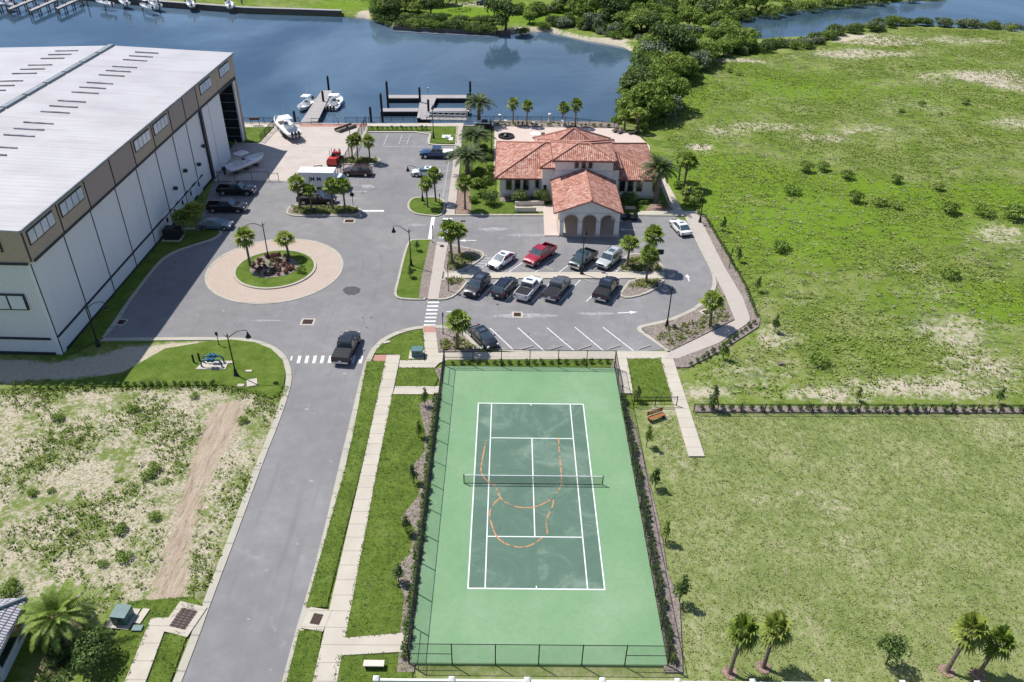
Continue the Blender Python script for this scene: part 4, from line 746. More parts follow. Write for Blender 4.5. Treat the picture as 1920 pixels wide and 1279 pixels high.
# ================================================================== BOAT STORAGE HANGAR
TH = math.atan2(1.6, 68.0); HO = (-47.2, 31.9)
def hangar():
    root = empty('boat_storage_building', (*HO, 0), -TH, 'huge boat storage hall with pale metal walls, tan upper band and white gabled roof', 'building')
    Wd, Ln, He, Hr, BZ = 41.0, 68.9, 15.6, 16.35, 11.8
    # east wall, with the tall door opening near the canal end
    e = MB(); e.box((-.15, 29.3, .0), (.3, 58.6, BZ)).build('wall', MT['panel'], root)
    MB().box((-.15, 68.3, 0), (.3, 1.2, BZ)).build('wall', MT['panel'], root)
    MB().box((-Wd / 2, .15, 0), (Wd - .6, .3, BZ)).build('wall', MT['wallmetal'], root)
    MB().box((-Wd / 2, Ln - .15, 0), (Wd - .6, .3, He)).build('wall', MT['wallmetal'], root); MB().box((-Wd + .15, Ln / 2, 0), (.3, Ln, He)).build('wall', MT['wallmetal'], root)
    # inside of the open bay, its shade painted as dark wall and ceiling colour
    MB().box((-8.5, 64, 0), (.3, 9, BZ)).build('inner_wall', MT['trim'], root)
    r_ = MB()
    for k in range(7): r_.box((-4.2, 67.85, 1.0 + 1.55 * k), (7.6, .2, .12)).box((-8.0, 63.5, 1.0 + 1.55 * k), (.25, 8.2, .12))
    for y in (60, 63, 66): r_.box((-7.9, y, 0), (.2, .2, BZ - .2))
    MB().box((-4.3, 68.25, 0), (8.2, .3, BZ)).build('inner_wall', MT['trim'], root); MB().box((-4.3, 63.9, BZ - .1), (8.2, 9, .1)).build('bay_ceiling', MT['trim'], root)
    r_.build('storage_rack', MT['greyvent'], root)
    # tan band, bay by bay
    bays = [0, 7.0, 13.5, 20.2, 26.6, 33.1, 39.4, 44.8, 50.3, 59.6, 68.9]; win = {0, 1, 4, 5, 8, 9}
    for i in range(10):
        y0, y1 = bays[i], bays[i + 1]; p = MB().box((.0, (y0 + y1) / 2, BZ + .01), (.5, y1 - y0 - .12, He - BZ - .25)).build('tan_panel', MT['tan' if i in win else 'tanrose'], root)
        if i in win:
            c = (y0 + y1) / 2 - .1 if i < 8 else (y0 + y1) / 2 - .5; ww = 5.3 if i < 2 else 5.0; z0 = BZ + 1.55; f = MB(); f.box((.29, c, z0), (.1, ww, 1.6)); fo = f.build('window', MT['trim'], root)
            for k in range(4): MB().box((.345, c + (k - 1.5) * ww * .245, z0 + .14), (.06, ww * .215, 1.32)).build('pane', MT['paleglass'], fo)
        MB().box((.03, y0 + .06 if i else .08, .05), (.10, .08, BZ - .3)).box((.26, y0 + .06 if i else .08, BZ), (.10, .09, He - BZ - .3)).build('downpipe', MT['trim'], root) if i < 9 else None
    for y in [3.6, 10.3, 16.9, 23.4, 29.9, 36.3, 42.1, 47.6]: MB().box((.03, y, .3), (.07, .05, BZ - .3)).build('wall_joint', MT['greyvent'], root) if False else None
    MB().box((-Wd / 2 + .1, .05, BZ + .01), (Wd + .2, .5, He - BZ - .25)).build('tan_panel', MT['tan'], root)
    gb = MB(); gb.add([(-.2, -.18, He - .26), (-Wd + .2, -.18, He - .26), (-Wd / 2, -.18, Hr - .24), (-.2, .3, He - .26), (-Wd + .2, .3, He - .26), (-Wd / 2, .3, Hr - .3)], [(0, 1, 2), (3, 5, 4), (0, 3, 4, 1), (1, 4, 5, 2), (2, 5, 3, 0)]).build('gable', MT['tan'], root)
    # trims
    MB().box((.3, Ln / 2 - 1, BZ - .22), (.16, Ln - 3, .24)).build('band_trim', MT['trim'], root); MB().box((-Wd / 2, -.28, BZ - .22), (Wd, .14, .24)).build('band_trim', MT['trim'], root)
    MB().box((.06, 23.5, 2.2), (.18, 46.6, .2)).build('base_trim', MT['trim'], root); MB().box((-Wd / 2, -.06, 2.0), (Wd - 1.5, .16, .26)).build('base_trim', MT['trim'], root)
    MB().box((.05, 26, 0), (.16, 50, .3)).build('base_trim', MT['trim'], root); MB().box((-Wd / 2, -.06, 0), (Wd - 1.5, .16, .3)).build('base_trim', MT['trim'], root)
    # sliding door leaves of the bay
    for i, y in enumerate((52.6, 55.6, 58.3)): MB().box((.16, y, .1), (.14, 2.7, BZ - .5)).build('sliding_door', MT['panel'], root)
    MB().box((.12, 50.6, 0), (.5, .7, BZ)).build('door_post', MT['trim'], root); MB().box((-.1, 63.9, 11.1), (.5, 9.6, .68)).build('door_header', MT['trim'], root); MB().box((.12, 68.7, 0), (.3, .35, BZ)).build('door_post', MT['tan'], root)
    # front windows
    for x in (-4.6, -12, -20):
        f = MB().box((x, -.1, 5.95), (5.6, .24, 1.95)).build('window', MT['trim'], root)
        for k in range(3): MB().box((x + (k - 1) * 1.82, -.23, 6.1), (1.6, .06, 1.65)).build('pane', MT['paleglass'], f)
    for x in (-4.6, -12, -20):
        f = MB().box((x, -.24, 13.1), (5.0, .16, 1.6)).build('window', MT['trim'], root)
        for k in range(3): MB().box((x + (k - 1) * 1.6, -.335, 13.22), (1.4, .06, 1.36)).build('pane', MT['paleglass'], f)
    # small doors and fixtures at the foot of the wall
    for i, y in enumerate((31.5, 34.4, 37.5, 41, 44.5)):
        d_ = MB().box((.06, y, .1), (.16, 1.5 if i % 2 else 2.2, 2.4)).build('service_door', MT['white'], root); MB().box((.16, y, 1.3), (.05, .5, .7)).build('pane', MT['glass'], d_)
    for y, z in ((36, 4.4), (40.5, 5.3), (45.8, 4.2), (49, 6.0)): MB().box((.35, y, z), (.5, .4, .45)).build('wall_light', MT['trim'], root)
    # roof
    rf = MB(); ov = .35; y0, y1 = -.35, Ln + .2
    for sx in (0, 1):
        xa, xb = (ov, -Wd / 2) if sx == 0 else (-Wd - ov, -Wd / 2)
        rf.slab([(xa, y0, He - .02), (xb, y0, Hr), (xb, y1, Hr), (xa, y1, He - .02)][:: (1 if sx else -1)], .22)
    rf.build('roof', MT['metalroof'], root)
    MB().box((.42, Ln / 2, He - .28), (.16, Ln + .5, .26)).build('gutter', MT['greyvent'], root)
    nv = 12
    for k in range(nv): MB().box((-Wd / 2, .2 + (k + .5) * Ln / nv, Hr - .06), (1.1, Ln / nv - .35, .36), top=.75, topy=.98).build('ridge_vent', MT['greyvent'], root)
    sl = (Hr - He) / (Wd / 2)
    for gy_ in (63.4, 54.6, 45.75, 36.9, 27.65, 18.7, 9.85):
        for dy in (-2.4, 0, 2.4):
            for xc in (-13.2, -26.9):
                zc = He + sl * (Wd / 2 - abs(xc + Wd / 2)); h_ = 1.95
                q = MB(); za, zb_ = (zc - sl * h_, zc + sl * h_) if xc < -Wd / 2 else (zc + sl * h_, zc - sl * h_)
                q.slab([(xc - h_, gy_ + dy - .13, za + .16), (xc + h_, gy_ + dy - .13, zb_ + .16), (xc + h_, gy_ + dy + .13, zb_ + .16), (xc - h_, gy_ + dy + .13, za + .16)], .25).build('skylight', MT['skylight'], root)
hangar()

# ================================================================== CLUBHOUSE
def hip(b, x0, x1, y0, y1, ze, zr, t=.22, mat=0, ridge=None, edge=None):
    """hip roof over a rectangle; returns the four hips and the ridge"""
    h = (y1 - y0) / 2; ym = (y0 + y1) / 2; ra, rb_ = (x0 + h, x1 - h) if ridge is None else ridge
    A, B_, Cc, D = (x0, y0, ze), (x1, y0, ze), (x1, y1, ze), (x0, y1, ze); Ra, Rb = (ra, ym, zr), (rb_, ym, zr)
    b.add([A, B_, Cc, D, Ra, Rb] + [(p[0], p[1], p[2] - t) for p in (A, B_, Cc, D)], [(0, 1, 5, 4), (1, 2, 5), (2, 3, 4, 5), (3, 0, 4), (6, 7, 1, 0), (7, 8, 2, 1), (8, 9, 3, 2), (9, 6, 0, 3), (9, 8, 7, 6)], mat)
    return [(A, Ra), (B_, Rb), (Cc, Rb), (D, Ra), (Ra, Rb)]
def caps(lst, parent, r=.13):
    for a, c in lst:
        if (Vector(a) - Vector(c)).length > .3: MB().tube([Vector(a) + Vector((0, 0, .05)), Vector(c) + Vector((0, 0, .05))], r, 6).build('ridge_cap', MT['clayridge'], parent)
def wall_window(x, y, z, w_, h, parent, n=1, tall=False):
    f = MB().box((x, y - .03, z), (w_ + .28, .12, h + .3)).build('window', MT['stone'], parent); g_ = MB().box((x, y - .10, z + .14), (w_, .08, h)).build('pane', MT['glass'], f)
    q = MB().box((x, y - .155, z + .14), (.05, .03, h)).box((x, y - .158, z + .14 + h * .55), (w_, .03, .05)); q.build('glazing_bar', MT['plastic'], f)
def clubhouse():
    OX, OY = 0.0, 0.0
    root = empty('clubhouse', (14, 80, 0), 0, 'cream stucco clubhouse with red clay tile hip roofs and an arched entrance porch', 'building')
    tr = lambda p: (p[0] - 14, p[1] - 80, p[2])
    class T(MB):
        def build(s, *a, **k): s.v = [(x - 14, y - 80, z) for x, y, z in s.v]; return MB.build(s, *a, **k)
    def B(c, d, name, mat, parent=root, **k): return T().box(c, d, **k).build(name, MT[mat], parent)
    B((13.6, 84, .0), (24.2, 14.6, 3.5), 'wall', 'stucco'); B((13.9, 84, .0), (24.6, 15.0, .55), 'wall_base', 'stone')
    rf = T(); c1 = hip(rf, .8, 26.6, 75.7, 91.7, 3.62, 6.45); R1 = rf.build('roof', MT['clay'], root)
    B((13.9, 87.6, 0), (12, 9, 4.0), 'wall', 'stucco'); rf = T(); c2 = hip(rf, 7.3, 20.5, 82.9, 92.6, 4.1, 7.5, ridge=(13.6, 13.8)); R2 = rf.build('roof', MT['clay'], root)
    # stepped middle block
    B((14.05, 78.4, 0), (11.9, 6.2, 5.7), 'wall', 'stucco'); rf = T(); c3 = hip(rf, 7.75, 20.35, 74.75, 87.3, 5.8, 7.55); R3 = rf.build('roof', MT['clay'], root)
    B((14.45, 77.6, 0), (8.9, 6.0, 7.2), 'wall', 'stucco'); B((14.45, 77.6, 5.35), (9.02, 6.12, .12), 'string_course', 'stone'); rf = T(); c4 = hip(rf, 9.6, 19.3, 74.0, 81.9, 7.3, 8.45); R4 = rf.build('roof', MT['clay'], root)
    for Rr_, cc in ((R1, c1), (R2, c2), (R3, c3), (R4, c4)): caps([(tr(a), tr(c)) for a, c in cc], Rr_)
    for x0, x1, y0, y1, z in ((.8, 26.6, 75.7, 91.7, 3.40), (7.75, 20.35, 74.75, 87.3, 5.58), (9.6, 19.3, 74, 81.9, 7.08)):
        q = T(); q.box(((x0 + x1) / 2, y0 - .06, z - .02), (x1 - x0 + .24, .12, .2)).box(((x0 + x1) / 2, y1 + .06, z - .02), (x1 - x0 + .24, .12, .2)).box((x0 - .06, (y0 + y1) / 2, z - .02), (.12, y1 - y0, .2)).box((x1 + .06, (y0 + y1) / 2, z - .02), (.12, y1 - y0, .2)); q.build('eave_edge', MT['clayedge'], root)
    def win(x, y, z, w_, h):
        f = B((x, y - .03, z), (w_ + .3, .12, h + .3), 'window', 'stone'); B((x, y - .10, z + .15), (w_, .08, h), 'pane', 'glass', f); T().box((x, y - .155, z + .15), (.05, .03, h)).box((x, y - .158, z + .15 + h * .6), (w_, .03, .05)).build('glazing_bar', MT['plastic'], f)
    for x in (2.95, 4.3, 5.65): win(x, 76.7, 1.15, .85, 1.7)
    win(7.4, 76.7, 1.5, .55, 1.3)
    for x in (20.9, 22.2, 23.6): win(x, 76.7, 1.15, .85, 1.7)
    for x in (13.3, 14.35, 15.4): win(x, 74.6, 5.75, .55, .95)
    B((8.6, 75.3, .3), (.5, .1, 2.4), 'side_door', 'plastic')
    # entrance porch: gabled roof carried on arches, open through
    x0, x1, y0, y1 = 10.35, 18.95, 63.1, 74.5; ZE, ZA = 3.95, 5.75; xm = (x0 + x1) / 2 + .0
    # paving of the porch floor
    B(((x0 + x1) / 2, (y0 + y1) / 2, .0), (x1 - x0 + .5, y1 - y0 + .4, .135), 'porch_floor', 'pavers')
    def arch_panel(axis, c0, c1, fixed, th, arches, top, name='arched_wall', peak=None):
        """wall along x or y pierced by round arches: quads above, piers between"""
        q = MB()
        def V_(s, z, off): return (s, fixed + off, z) if axis == 'x' else (fixed + off, s, z)
        def blk(s0, s1, z0, z1, z0b=None, z1b=None):
            z0b = z0 if z0b is None else z0b; z1b = z1 if z1b is None else z1b
            vs = [V_(s0, z0, -th / 2), V_(s1, z0b, -th / 2), V_(s1, z1b, -th / 2), V_(s0, z1, -th / 2), V_(s0, z0, th / 2), V_(s1, z0b, th / 2), V_(s1, z1b, th / 2), V_(s0, z1, th / 2)]
            q.add(vs, [(0, 1, 2, 3), (7, 6, 5, 4), (0, 4, 5, 1), (3, 2, 6, 7)])
        tz = lambda s: top + (0 if peak is None else (peak - top) * (1 - abs((s - (c0 + c1) / 2) / ((c1 - c0) / 2))))
        s = c0
        for ac, ar, sp in arches:
            blk(s, ac - ar, .05, tz(s), .05, tz(ac - ar)); n = 16
            for k in range(n):
                a0 = math.pi - math.pi * k / n; a1 = math.pi - math.pi * (k + 1) / n; sa, sb = ac + ar * math.cos(a0), ac + ar * math.cos(a1); blk(sa, sb, sp + ar * math.sin(a0), tz(sa), sp + ar * math.sin(a1), tz(sb))
            for sg in (-1, 1): q.add([V_(ac + sg * ar, .05, -th / 2), V_(ac + sg * ar, .05, th / 2), V_(ac + sg * ar, sp, th / 2), V_(ac + sg * ar, sp, -th / 2)], [(0, 1, 2, 3)])
            s = ac + ar
        blk(s, c1, .05, tz(s), .05, tz(c1)); q.add([V_(c0, .05, -th / 2), V_(c0, .05, th / 2), V_(c0, tz(c0), th / 2), V_(c0, tz(c0), -th / 2), V_(c1, .05, -th / 2), V_(c1, .05, th / 2), V_(c1, tz(c1), th / 2), V_(c1, tz(c1), -th / 2)], [(0, 1, 2, 3), (4, 5, 6, 7)])
        q.v = [(x - 14, y - 80, z) for x, y, z in q.v]; return q.build(name, MT['stucco'], root)
    arches = [(11.95, 1.02, 2.35), (14.62, 1.02, 2.35), (17.25, 1.02, 2.35)]
    arch_panel('x', x0, x1, y0 + .25, .5, arches, ZE - .1, peak=ZA - .15)
    for fx in (x0 + .25, x1 - .25): arch_panel('y', y0 + .5, y1, fx, .48, [(66.3, 2.2, 1.5), (71.6, 2.2, 1.5)], ZE - .12)
    # dark fascia mouldings round the arches
    for i, (ac, ar, sp) in enumerate(arches):
        q = T(); q.tube([(ac + (ar + .1) * math.cos(math.pi * k / 14), y0 - .02, sp + (ar + .1) * math.sin(math.pi * k / 14)) for k in range(15)], .07, 6); q.build('arch_moulding', MT['stone'], root)
    for x in (10.62, 13.3, 15.93, 18.65):
        T().box((x, y0 - .03, .06), (.62, .14, .4)).build('pier_base', MT['stone'], root); T().box((x, y0 - .03, 2.25), (.6, .12, .12)).build('pier_moulding', MT['stone'], root)
    ex0, ex1, ey0, ey1 = 9.45, 19.3, 62.5, 74.6; rf = T()
    rf.slab([(ex0, ey0, ZE), (xm, ey0, ZA + .12), (xm, ey1, ZA + .12), (ex0, ey1, ZE)], .2).slab([(xm, ey0, ZA + .12), (ex1, ey0, ZE), (ex1, ey1, ZE), (xm, ey1, ZA + .12)], .2); R5 = rf.build('roof', MT['clay'], root)
    caps([(tr((xm, ey0, ZA + .12)), tr((xm, ey1, ZA + .12)))], R5)
    q = T(); q.tube([(ex0, ey0 - .04, ZE - .08), (xm, ey0 - .04, ZA + .04), (ex1, ey0 - .04, ZE - .08)], .11, 5); q.tube([(ex0 - .04, ey0, ZE - .08), (ex0 - .04, ey1, ZE - .08)], .09, 5); q.tube([(ex1 + .04, ey0, ZE - .08), (ex1 + .04, ey1, ZE - .08)], .09, 5); q.build('eave_edge', MT['clayedge'], root)
    B((xm, 68.6, ZE - .3), (8.0, 11, .06), 'porch_ceiling', 'stucco')
    B((14.5, 74.45, .14), (3.0, .2, 2.7), 'entrance_door', 'glass')
clubhouse()
# ramp walls by the porch
for pts, lb in (([(966, 387), (1020, 385.5)], 'low cream wall at the back of the entrance ramp'), ([(966, 398), (1005, 397.5)], 'low cream wall along the front of the entrance ramp')):
    o = MB().ribbon(W(pts), .22, .12, .8).build('ramp_wall', MT['stone']); tag(o, lb, 'low wall')
# ================================================================== HOUSE AT THE CORNER
def house():
    c = P(50, 1121, 3.1); s = P(3, 1213, 3.1); d = Vector((s.x - c.x, s.y - c.y)).normalized(); hd = math.atan2(d.y, d.x) + math.pi / 2
    root = empty('house', (c.x, c.y, 0), hd, 'white house with grey tiled hip roof and dark recessed opening at the lot corner', 'house')
    # local -y runs along the east eave towards the viewer, -x runs west
    MB().box((-8.8, -2.7, 0), (16.2, 4.0, 2.9)).build('wall', MT['housewall'], root); MB().box((-10, -8.5, 0), (14.4, 9, 2.88)).build('wall', MT['housewall'], root)
    MB().box((-.95, -.75, 0), (.5, .5, 2.88)).box((-.9, -4.6, 0), (.5, .4, 2.88)).box((-.9, -2.6, 2.2), (.3, 4.2, .66)).box((-.72, -2.6, .0), (.3, 4.1, .9)).build('porch_frame', MT['housewall'], root)
    MB().box((-.68, -2.6, .9), (.1, 3.3, 1.3)).build('window', MT['glass'], root)
    rf = MB(); hip(rf, -19, 0, -16, 0, 3.1, 6.3); rf.build('roof', MT['greytile'], root)
    MB().box((-.02, -8, 2.82), (.14, 16.1, .2)).box((-9.5, .03, 2.82), (19, .14, .2)).build('gutter', MT['greyvent'], root)
    MB().tube([(0, 0, 3.16), (-8, -8, 6.36)], .14, 6).build('ridge_cap', MT['greyvent'], root)
house()

# ================================================================== TENNIS COURT FENCE AND NET
def court_fence():
    root = empty('court_fence', (CX0, CY0, .14), 0, 'black chain link fence round the green tennis court', 'fence'); H = 2.3; Wx, Wy = CX1 - CX0, CY1 - CY0
    sides = [((0, 0), (Wx, 0), 6), ((Wx, 0), (Wx, Wy), 12), ((Wx, Wy), (0, Wy), 6), ((0, Wy), (0, 0), 12)]
    for a, c, n in sides:
        a = Vector(a); c = Vector(c); u = (c - a) / n; L = (c - a).length; d = (c - a) / L
        for k in range(n): MB().tube([(a.x + u.x * k, a.y + u.y * k, -.1), (a.x + u.x * k, a.y + u.y * k, H + .04)], .045 if k else .06, 7).build('post', MT['black'], root)
        MB().tube([(a.x, a.y, H), (c.x, c.y, H)], .032, 6).build('top_rail', MT['black'], root); MB().tube([(a.x, a.y, .06), (c.x, c.y, .06)], .015, 4).build('bottom_wire', MT['black'], root)
        for k in (0, n - 1): MB().tube([(*(a + u * k), H * .5), (*(a + u * (k + 1)), H * .5)], .03, 6).build('mid_rail', MT['black'], root)
        st = .16; m_ = int(L / st); V = []; F = []; t_ = .0042; nn = Vector((-d.y, d.x))
        hz_ = H - .05; span = hz_
        for sg in (1, -1):
            for i in range(-int(span / st) - 1, m_ + 1):
                s0, s1 = i * st, i * st + span
                z0, z1 = (0.02, hz_) if sg > 0 else (hz_, .02); cs, ce = max(s0, 0), min(s1, L)
                if ce - cs < .05: continue
                za = z0 + (z1 - z0) * (cs - s0) / span; zb = z0 + (z1 - z0) * (ce - s0) / span; pa, pb = a + d * cs, a + d * ce; b0 = len(V)
                for off, dz in ((t_, 0), (0, t_), (-t_, 0), (0, -t_)):
                    V.append((pa.x + nn.x * off, pa.y + nn.y * off, za + dz * 1.4)); V.append((pb.x + nn.x * off, pb.y + nn.y * off, zb + dz * 1.4))
                for q in range(4): F.append((b0 + 2 * q, b0 + 2 * q + 1, b0 + (2 * q + 3) % 8, b0 + (2 * q + 2) % 8))
        npmesh('chain_link_mesh', np.array(V), np.array(F), MT['black'], root)
court_fence()
nr = empty('tennis_net', (5.485, 11.885, .146), 0, 'dark tennis net with white top band strung across the court', 'tennis net')
for s in (-1, 1): MB().tube([(s * 6.4, 0, 0), (s * 6.4, 0, 1.1)], .05, 8).build('post', MT['black'], nr)
MB().box((0, 0, .98), (12.7, .05, .07)).build('top_band', MT['white'], nr); MB().box((0, -.03, .02), (.05, .02, .95)).build('centre_strap', MT['white'], nr)
V = []; F = []
def wire(p, q, t=.004):
    b0 = len(V); V.extend([(p[0], -t, p[2] - t), (q[0], -t, q[2] - t), (q[0] + t, t, q[2] + t), (p[0] + t, t, p[2] + t)]); F.append((b0, b0 + 1, b0 + 2, b0 + 3))
for i in range(158): x = -6.3 + i * .08; b0 = len(V); V.extend([(x - .006, 0, .02), (x + .006, 0, .02), (x + .006, 0, .98), (x - .006, 0, .98)]); F.append((b0, b0 + 1, b0 + 2, b0 + 3))
for i in range(13): z = .05 + i * .075; b0 = len(V); V.extend([(-6.35, .004, z - .006), (6.35, .004, z - .006), (6.35, .004, z + .006), (-6.35, .004, z + .006)]); F.append((b0, b0 + 1, b0 + 2, b0 + 3))
npmesh('netting', np.array(V), np.array(F), MT['net'], nr); MB().box((0, .01, 0), (12.6, .03, .05)).build('bottom_cord', MT['black'], nr)

# ================================================================== FENCES AND WALLS
z8 = 1.75; A = P(705, 1272.5, z8); Bq = P(1560, 1276, z8)
root = empty('vinyl_fence', (A.x, A.y, 0), 0, 'white panel fence with capped posts along the bottom of the grounds', 'fence'); n = 9; u = (P(847, 1275, z8) - P(705, 1275, z8)).length
yy = 0
for k in range(14):
    x = k * u; MB().box((x, yy, 0), (.32, .32, z8)).box((x, yy, z8), (.40, .40, .07)).box((x, yy, z8 + .07), (.40, .40, .12), top=.2).build('post', MT['white'], root); MB().box((x + u / 2, yy, z8 - .22), (u - .34, .16, .14)).box((x + u / 2, yy, .1), (u - .34, .06, z8 - .33)).build('fence_panel', MT['white'], root)
SW = MB().box((-150, 110.05, -3.2), (346, .5, 3.3)).build('seawall', MT['seaconc']); tag(SW, 'grey concrete seawall holding the bank along the canal', 'seawall')
picket('waterfront_railing', [(-49, 109.6), P2(562, 232)], 1.1, 'black picket railing at the seawall beside the storage hall', z=.1)
picket('waterfront_railing', [P2(648, 231.5), P2(778, 231)], 1.1, 'black picket railing at the seawall left of the floating dock gangway', z=.1)
picket('waterfront_railing', [P2(800, 231), P2(925, 230), P2(1060, 231), (23.2, 109.4), P2(1190, 250), P2(1205, 262)], 1.15, 'black picket railing round the canal side of the pool deck', z=.1)
picket('yard_fence', [P2(687, 236), P2(634, 336)], 1.9, 'dark mesh fence slanting between concrete yard and car park', z=.02, gap=.2)
picket('yard_gate', [P2(410, 341), P2(505, 340)], 1.7, 'black railing gate across the yard entrance by the hall', 'gate', z=.02, gap=.4)
picket('swing_gate', [P2(505, 340), P2(523, 340)], 1.4, 'short open gate leaf at the end of the yard railing', 'gate', z=.02, gap=.9, post=3, mat='oldwood')
picket('yard_fence', [P2(490, 267), P2(514, 241)], 1.5, 'dark fence between green patch and boat yard', z=.1)
picket('field_fence', [P2(1300, 775), P2(1960, 777)], 1.15, 'long black picket fence between field and pale lawn', z=.08, gap=.4)
picket('path_fence', [P2(1188, 762), P2(1268, 762)], 1.15, 'short black picket fence between tennis court and path', z=.1, gap=.3)

# ================================================================== DOCKS
def dock(name, poly, label, top=.95, mat='deckconc', th=.5, cat='dock', group=None, thin=False):
    p = W(poly, 0.0); c = p[0]; r_ = empty(name, (c[0], c[1], WZ), 0, label, cat, group); q = [(x - c[0], y - c[1]) for x, y in p]
    MB().prism(q, top - .14, top).build('deck', MT[mat], r_); MB().prism([(x * .985, y * .985) for x, y in q], top - .4 if thin else -.3, top - .145, bottom=True).build('joist' if thin else 'float', MT['oldwood' if thin else 'black'], r_); return r_  # black float sides include the dark reflection below the deck, painted as colour
def pile(bx, by, ty, label='black sleeved mooring pile beside the docks', z=WZ):
    g_ = P(bx, by, z); h = max(2.5, HT(bx, by, ty, z)); r_ = empty('mooring_pile', (g_.x, g_.y, z - 1.2), 0, label, 'pile', 'mooring piles in the canal'); MB().tube([(0, 0, 0), (0, 0, h + 1.2)], .24, 10).build('shaft', MT['pile'], r_, 60); MB().lathe([(.26, h + 1.2), (.02, h + 1.5)], n=10).build('cap', MT['pile'], r_); return r_
dock('floating_dock', [(603, 171), (623, 171), (595, 230), (564, 230)], 'straight concrete dock between the two moored boats', top=1.1)
hd_ = dock('floating_dock', [(782, 221), (788, 184), (725, 184), (725, 178), (876, 178), (876, 184), (818, 184), (810, 203), (880, 203), (880, 209), (807, 209), (803, 221)], 'grey floating dock with four finger piers')
dock('floating_dock', [(713, 203), (784.5, 203), (783.6, 209), (713, 209)], 'lower left finger pier of the floating dock')
for i, (a, b_, t) in enumerate([(617, 172, 144), (607.5, 200, 172), (554, 233, 212), (696, 229, 202), (728, 202, 154), (717.5, 229, 177), (788, 200, 165), (804, 219, 188), (882, 196, 154), (877.5, 214, 177)]): 
    pile(a, b_, t, ['tallest mooring pile, at the far end of the straight dock', 'mooring pile standing through the middle of the straight dock', 'short mooring pile behind the trailered white boat', 'short lone mooring pile near the seawall railing', 'tall mooring pile at the upper left finger tip', 'mooring pile at the lower left finger tip', 'mooring pile where the upper left finger joins', 'mooring pile at the foot of the gangway', 'tall mooring pile at the upper right finger tip', 'mooring pile behind the date palm fronds'][i])
g0, g1 = P(790, 224), P(876, 226); gr = empty('gangway', (g0.x, g0.y, .2), math.atan2(g1.y - g0.y, g1.x - g0.x), 'white truss gangway lying along the seawall to the floating dock', 'gangway'); Lg = (g1 - g0).length
MB().box((Lg / 2, 0, 0), (Lg, 1.6, .12)).build('walkway', MT['deckconc'], gr)
for s in (-1, 1):
    q = MB().tube([(0, s * .8, 1.05), (Lg, s * .8, 1.05)], .05, 6); 
    for k in range(9): x = Lg * k / 8; q.tube([(x, s * .8, .1), (x, s * .8, 1.05)], .035, 5); (q.tube([(x, s * .8, .1), (x + Lg / 8, s * .8, 1.05)], .03, 5) if k < 8 else None)
    q.build('truss_rail', MT['white'], gr)
dp = P(803, 178, WZ); o = MB().box((0, 0, .5), (.3, .3, 1.1), top=.8).build('dock_pedestal', MT['white']); o.location = (dp.x, dp.y, WZ); tag(o, 'small white power pedestal at the far end of the floating dock', 'pedestal')

# ================================================================== VEHICLES IN THE PHOTO
up2 = heading(895, 566, 934, 525); dn1 = heading(1000, 478, 950, 513); dn3 = heading(918.7, 615, 968.8, 662)
rdh = heading(638, 690, 668, 625)
vehicle('pickup', (.014, .015, .018), 'black pickup with black bed cover driving over the crosswalk', 650, 650, rdh, 5.8, bed='black')
vehicle('suv', (.02, .022, .024), 'dark grey car parked at the left end of the angled row', 895, 535, up2 + math.pi, 4.7, sunroof=True)
vehicle('suv', (.012, .016, .028), 'navy car parked between the dark grey car and the white pickup', 947, 537, up2, 4.8)
vehicle('pickup', (.70, .71, .71), 'white pickup with ribbed dark bed cover', 992, 539, up2, 5.5, bed='black', sunroof=True)
vehicle('pickup', (.10, .10, .105), 'grey pickup with flat bed cover beside the white pickup', 1045, 539, up2, 5.6, bed='black', sunroof=True)
vehicle('pickup', (.012, .013, .022), 'black pickup parked alone beside the small planted island', 1137, 540, up2, 5.6, bed='black', sunroof=True)
vehicle('sedan', (.74, .75, .75), 'white sedan with dark sunroof beside the striped no-parking wedge', 941, 485, dn1, 4.75, sunroof=True)
vehicle('pickup', (.34, .012, .028), 'crimson pickup with an open dark bed', 1012, 477, dn1, 5.9)
vehicle('pickup', (.022, .045, .043), 'dark green pickup parked behind the lamp post', 1093, 485, dn1, 5.0)
vehicle('suv', (.42, .44, .44), 'silver car with roof rails beside the palm island', 1142, 485, dn1, 4.7, sunroof=True)
vehicle('sedan', (.010, .014, .020), 'black car parked nose down next to the tennis court', 906, 629, dn3, 4.8, sunroof=True)
vehicle('sedan', (.75, .75, .73), 'white sedan driving on the loop near the path corner', 1276, 424, heading(1292, 440, 1262, 408), 4.75, sunroof=True)
vehicle('pickup', (.012, .045, .13), 'blue pickup with white bed cover near the waterfront grass', 819, 287, math.pi, 6.0, bed='white')
vehicle('sedan', (.72, .74, .73), 'white sedan parked behind the palms of the lawn island', 799, 321, math.pi, 5.0, sunroof=True)
vehicle('suv', (.035, .010, .012), 'dark maroon car parked below the three palm island', 670, 320, math.pi, 4.8)
vehicle('pickup', (.008, .009, .014), 'black pickup parked behind the four palm island', 594, 372, 0, 6.0)
vehicle('pickup', (.010, .011, .014), 'upper black pickup in the shade of the storage hall', 443, 355, 0, 5.9)
vehicle('pickup', (.016, .014, .014), 'lower black pickup in the shade of the storage hall', 425, 387, 0, 5.9)
vehicle('sedan', (.12, .17, .22), 'blue grey sedan in the shade by the hall palms', 404, 419, 0, 4.8)
v_ = vehicle('suv', (.05, .03, .10), 'purple car parked far across the canal', 907, 4, math.pi, 4.6)
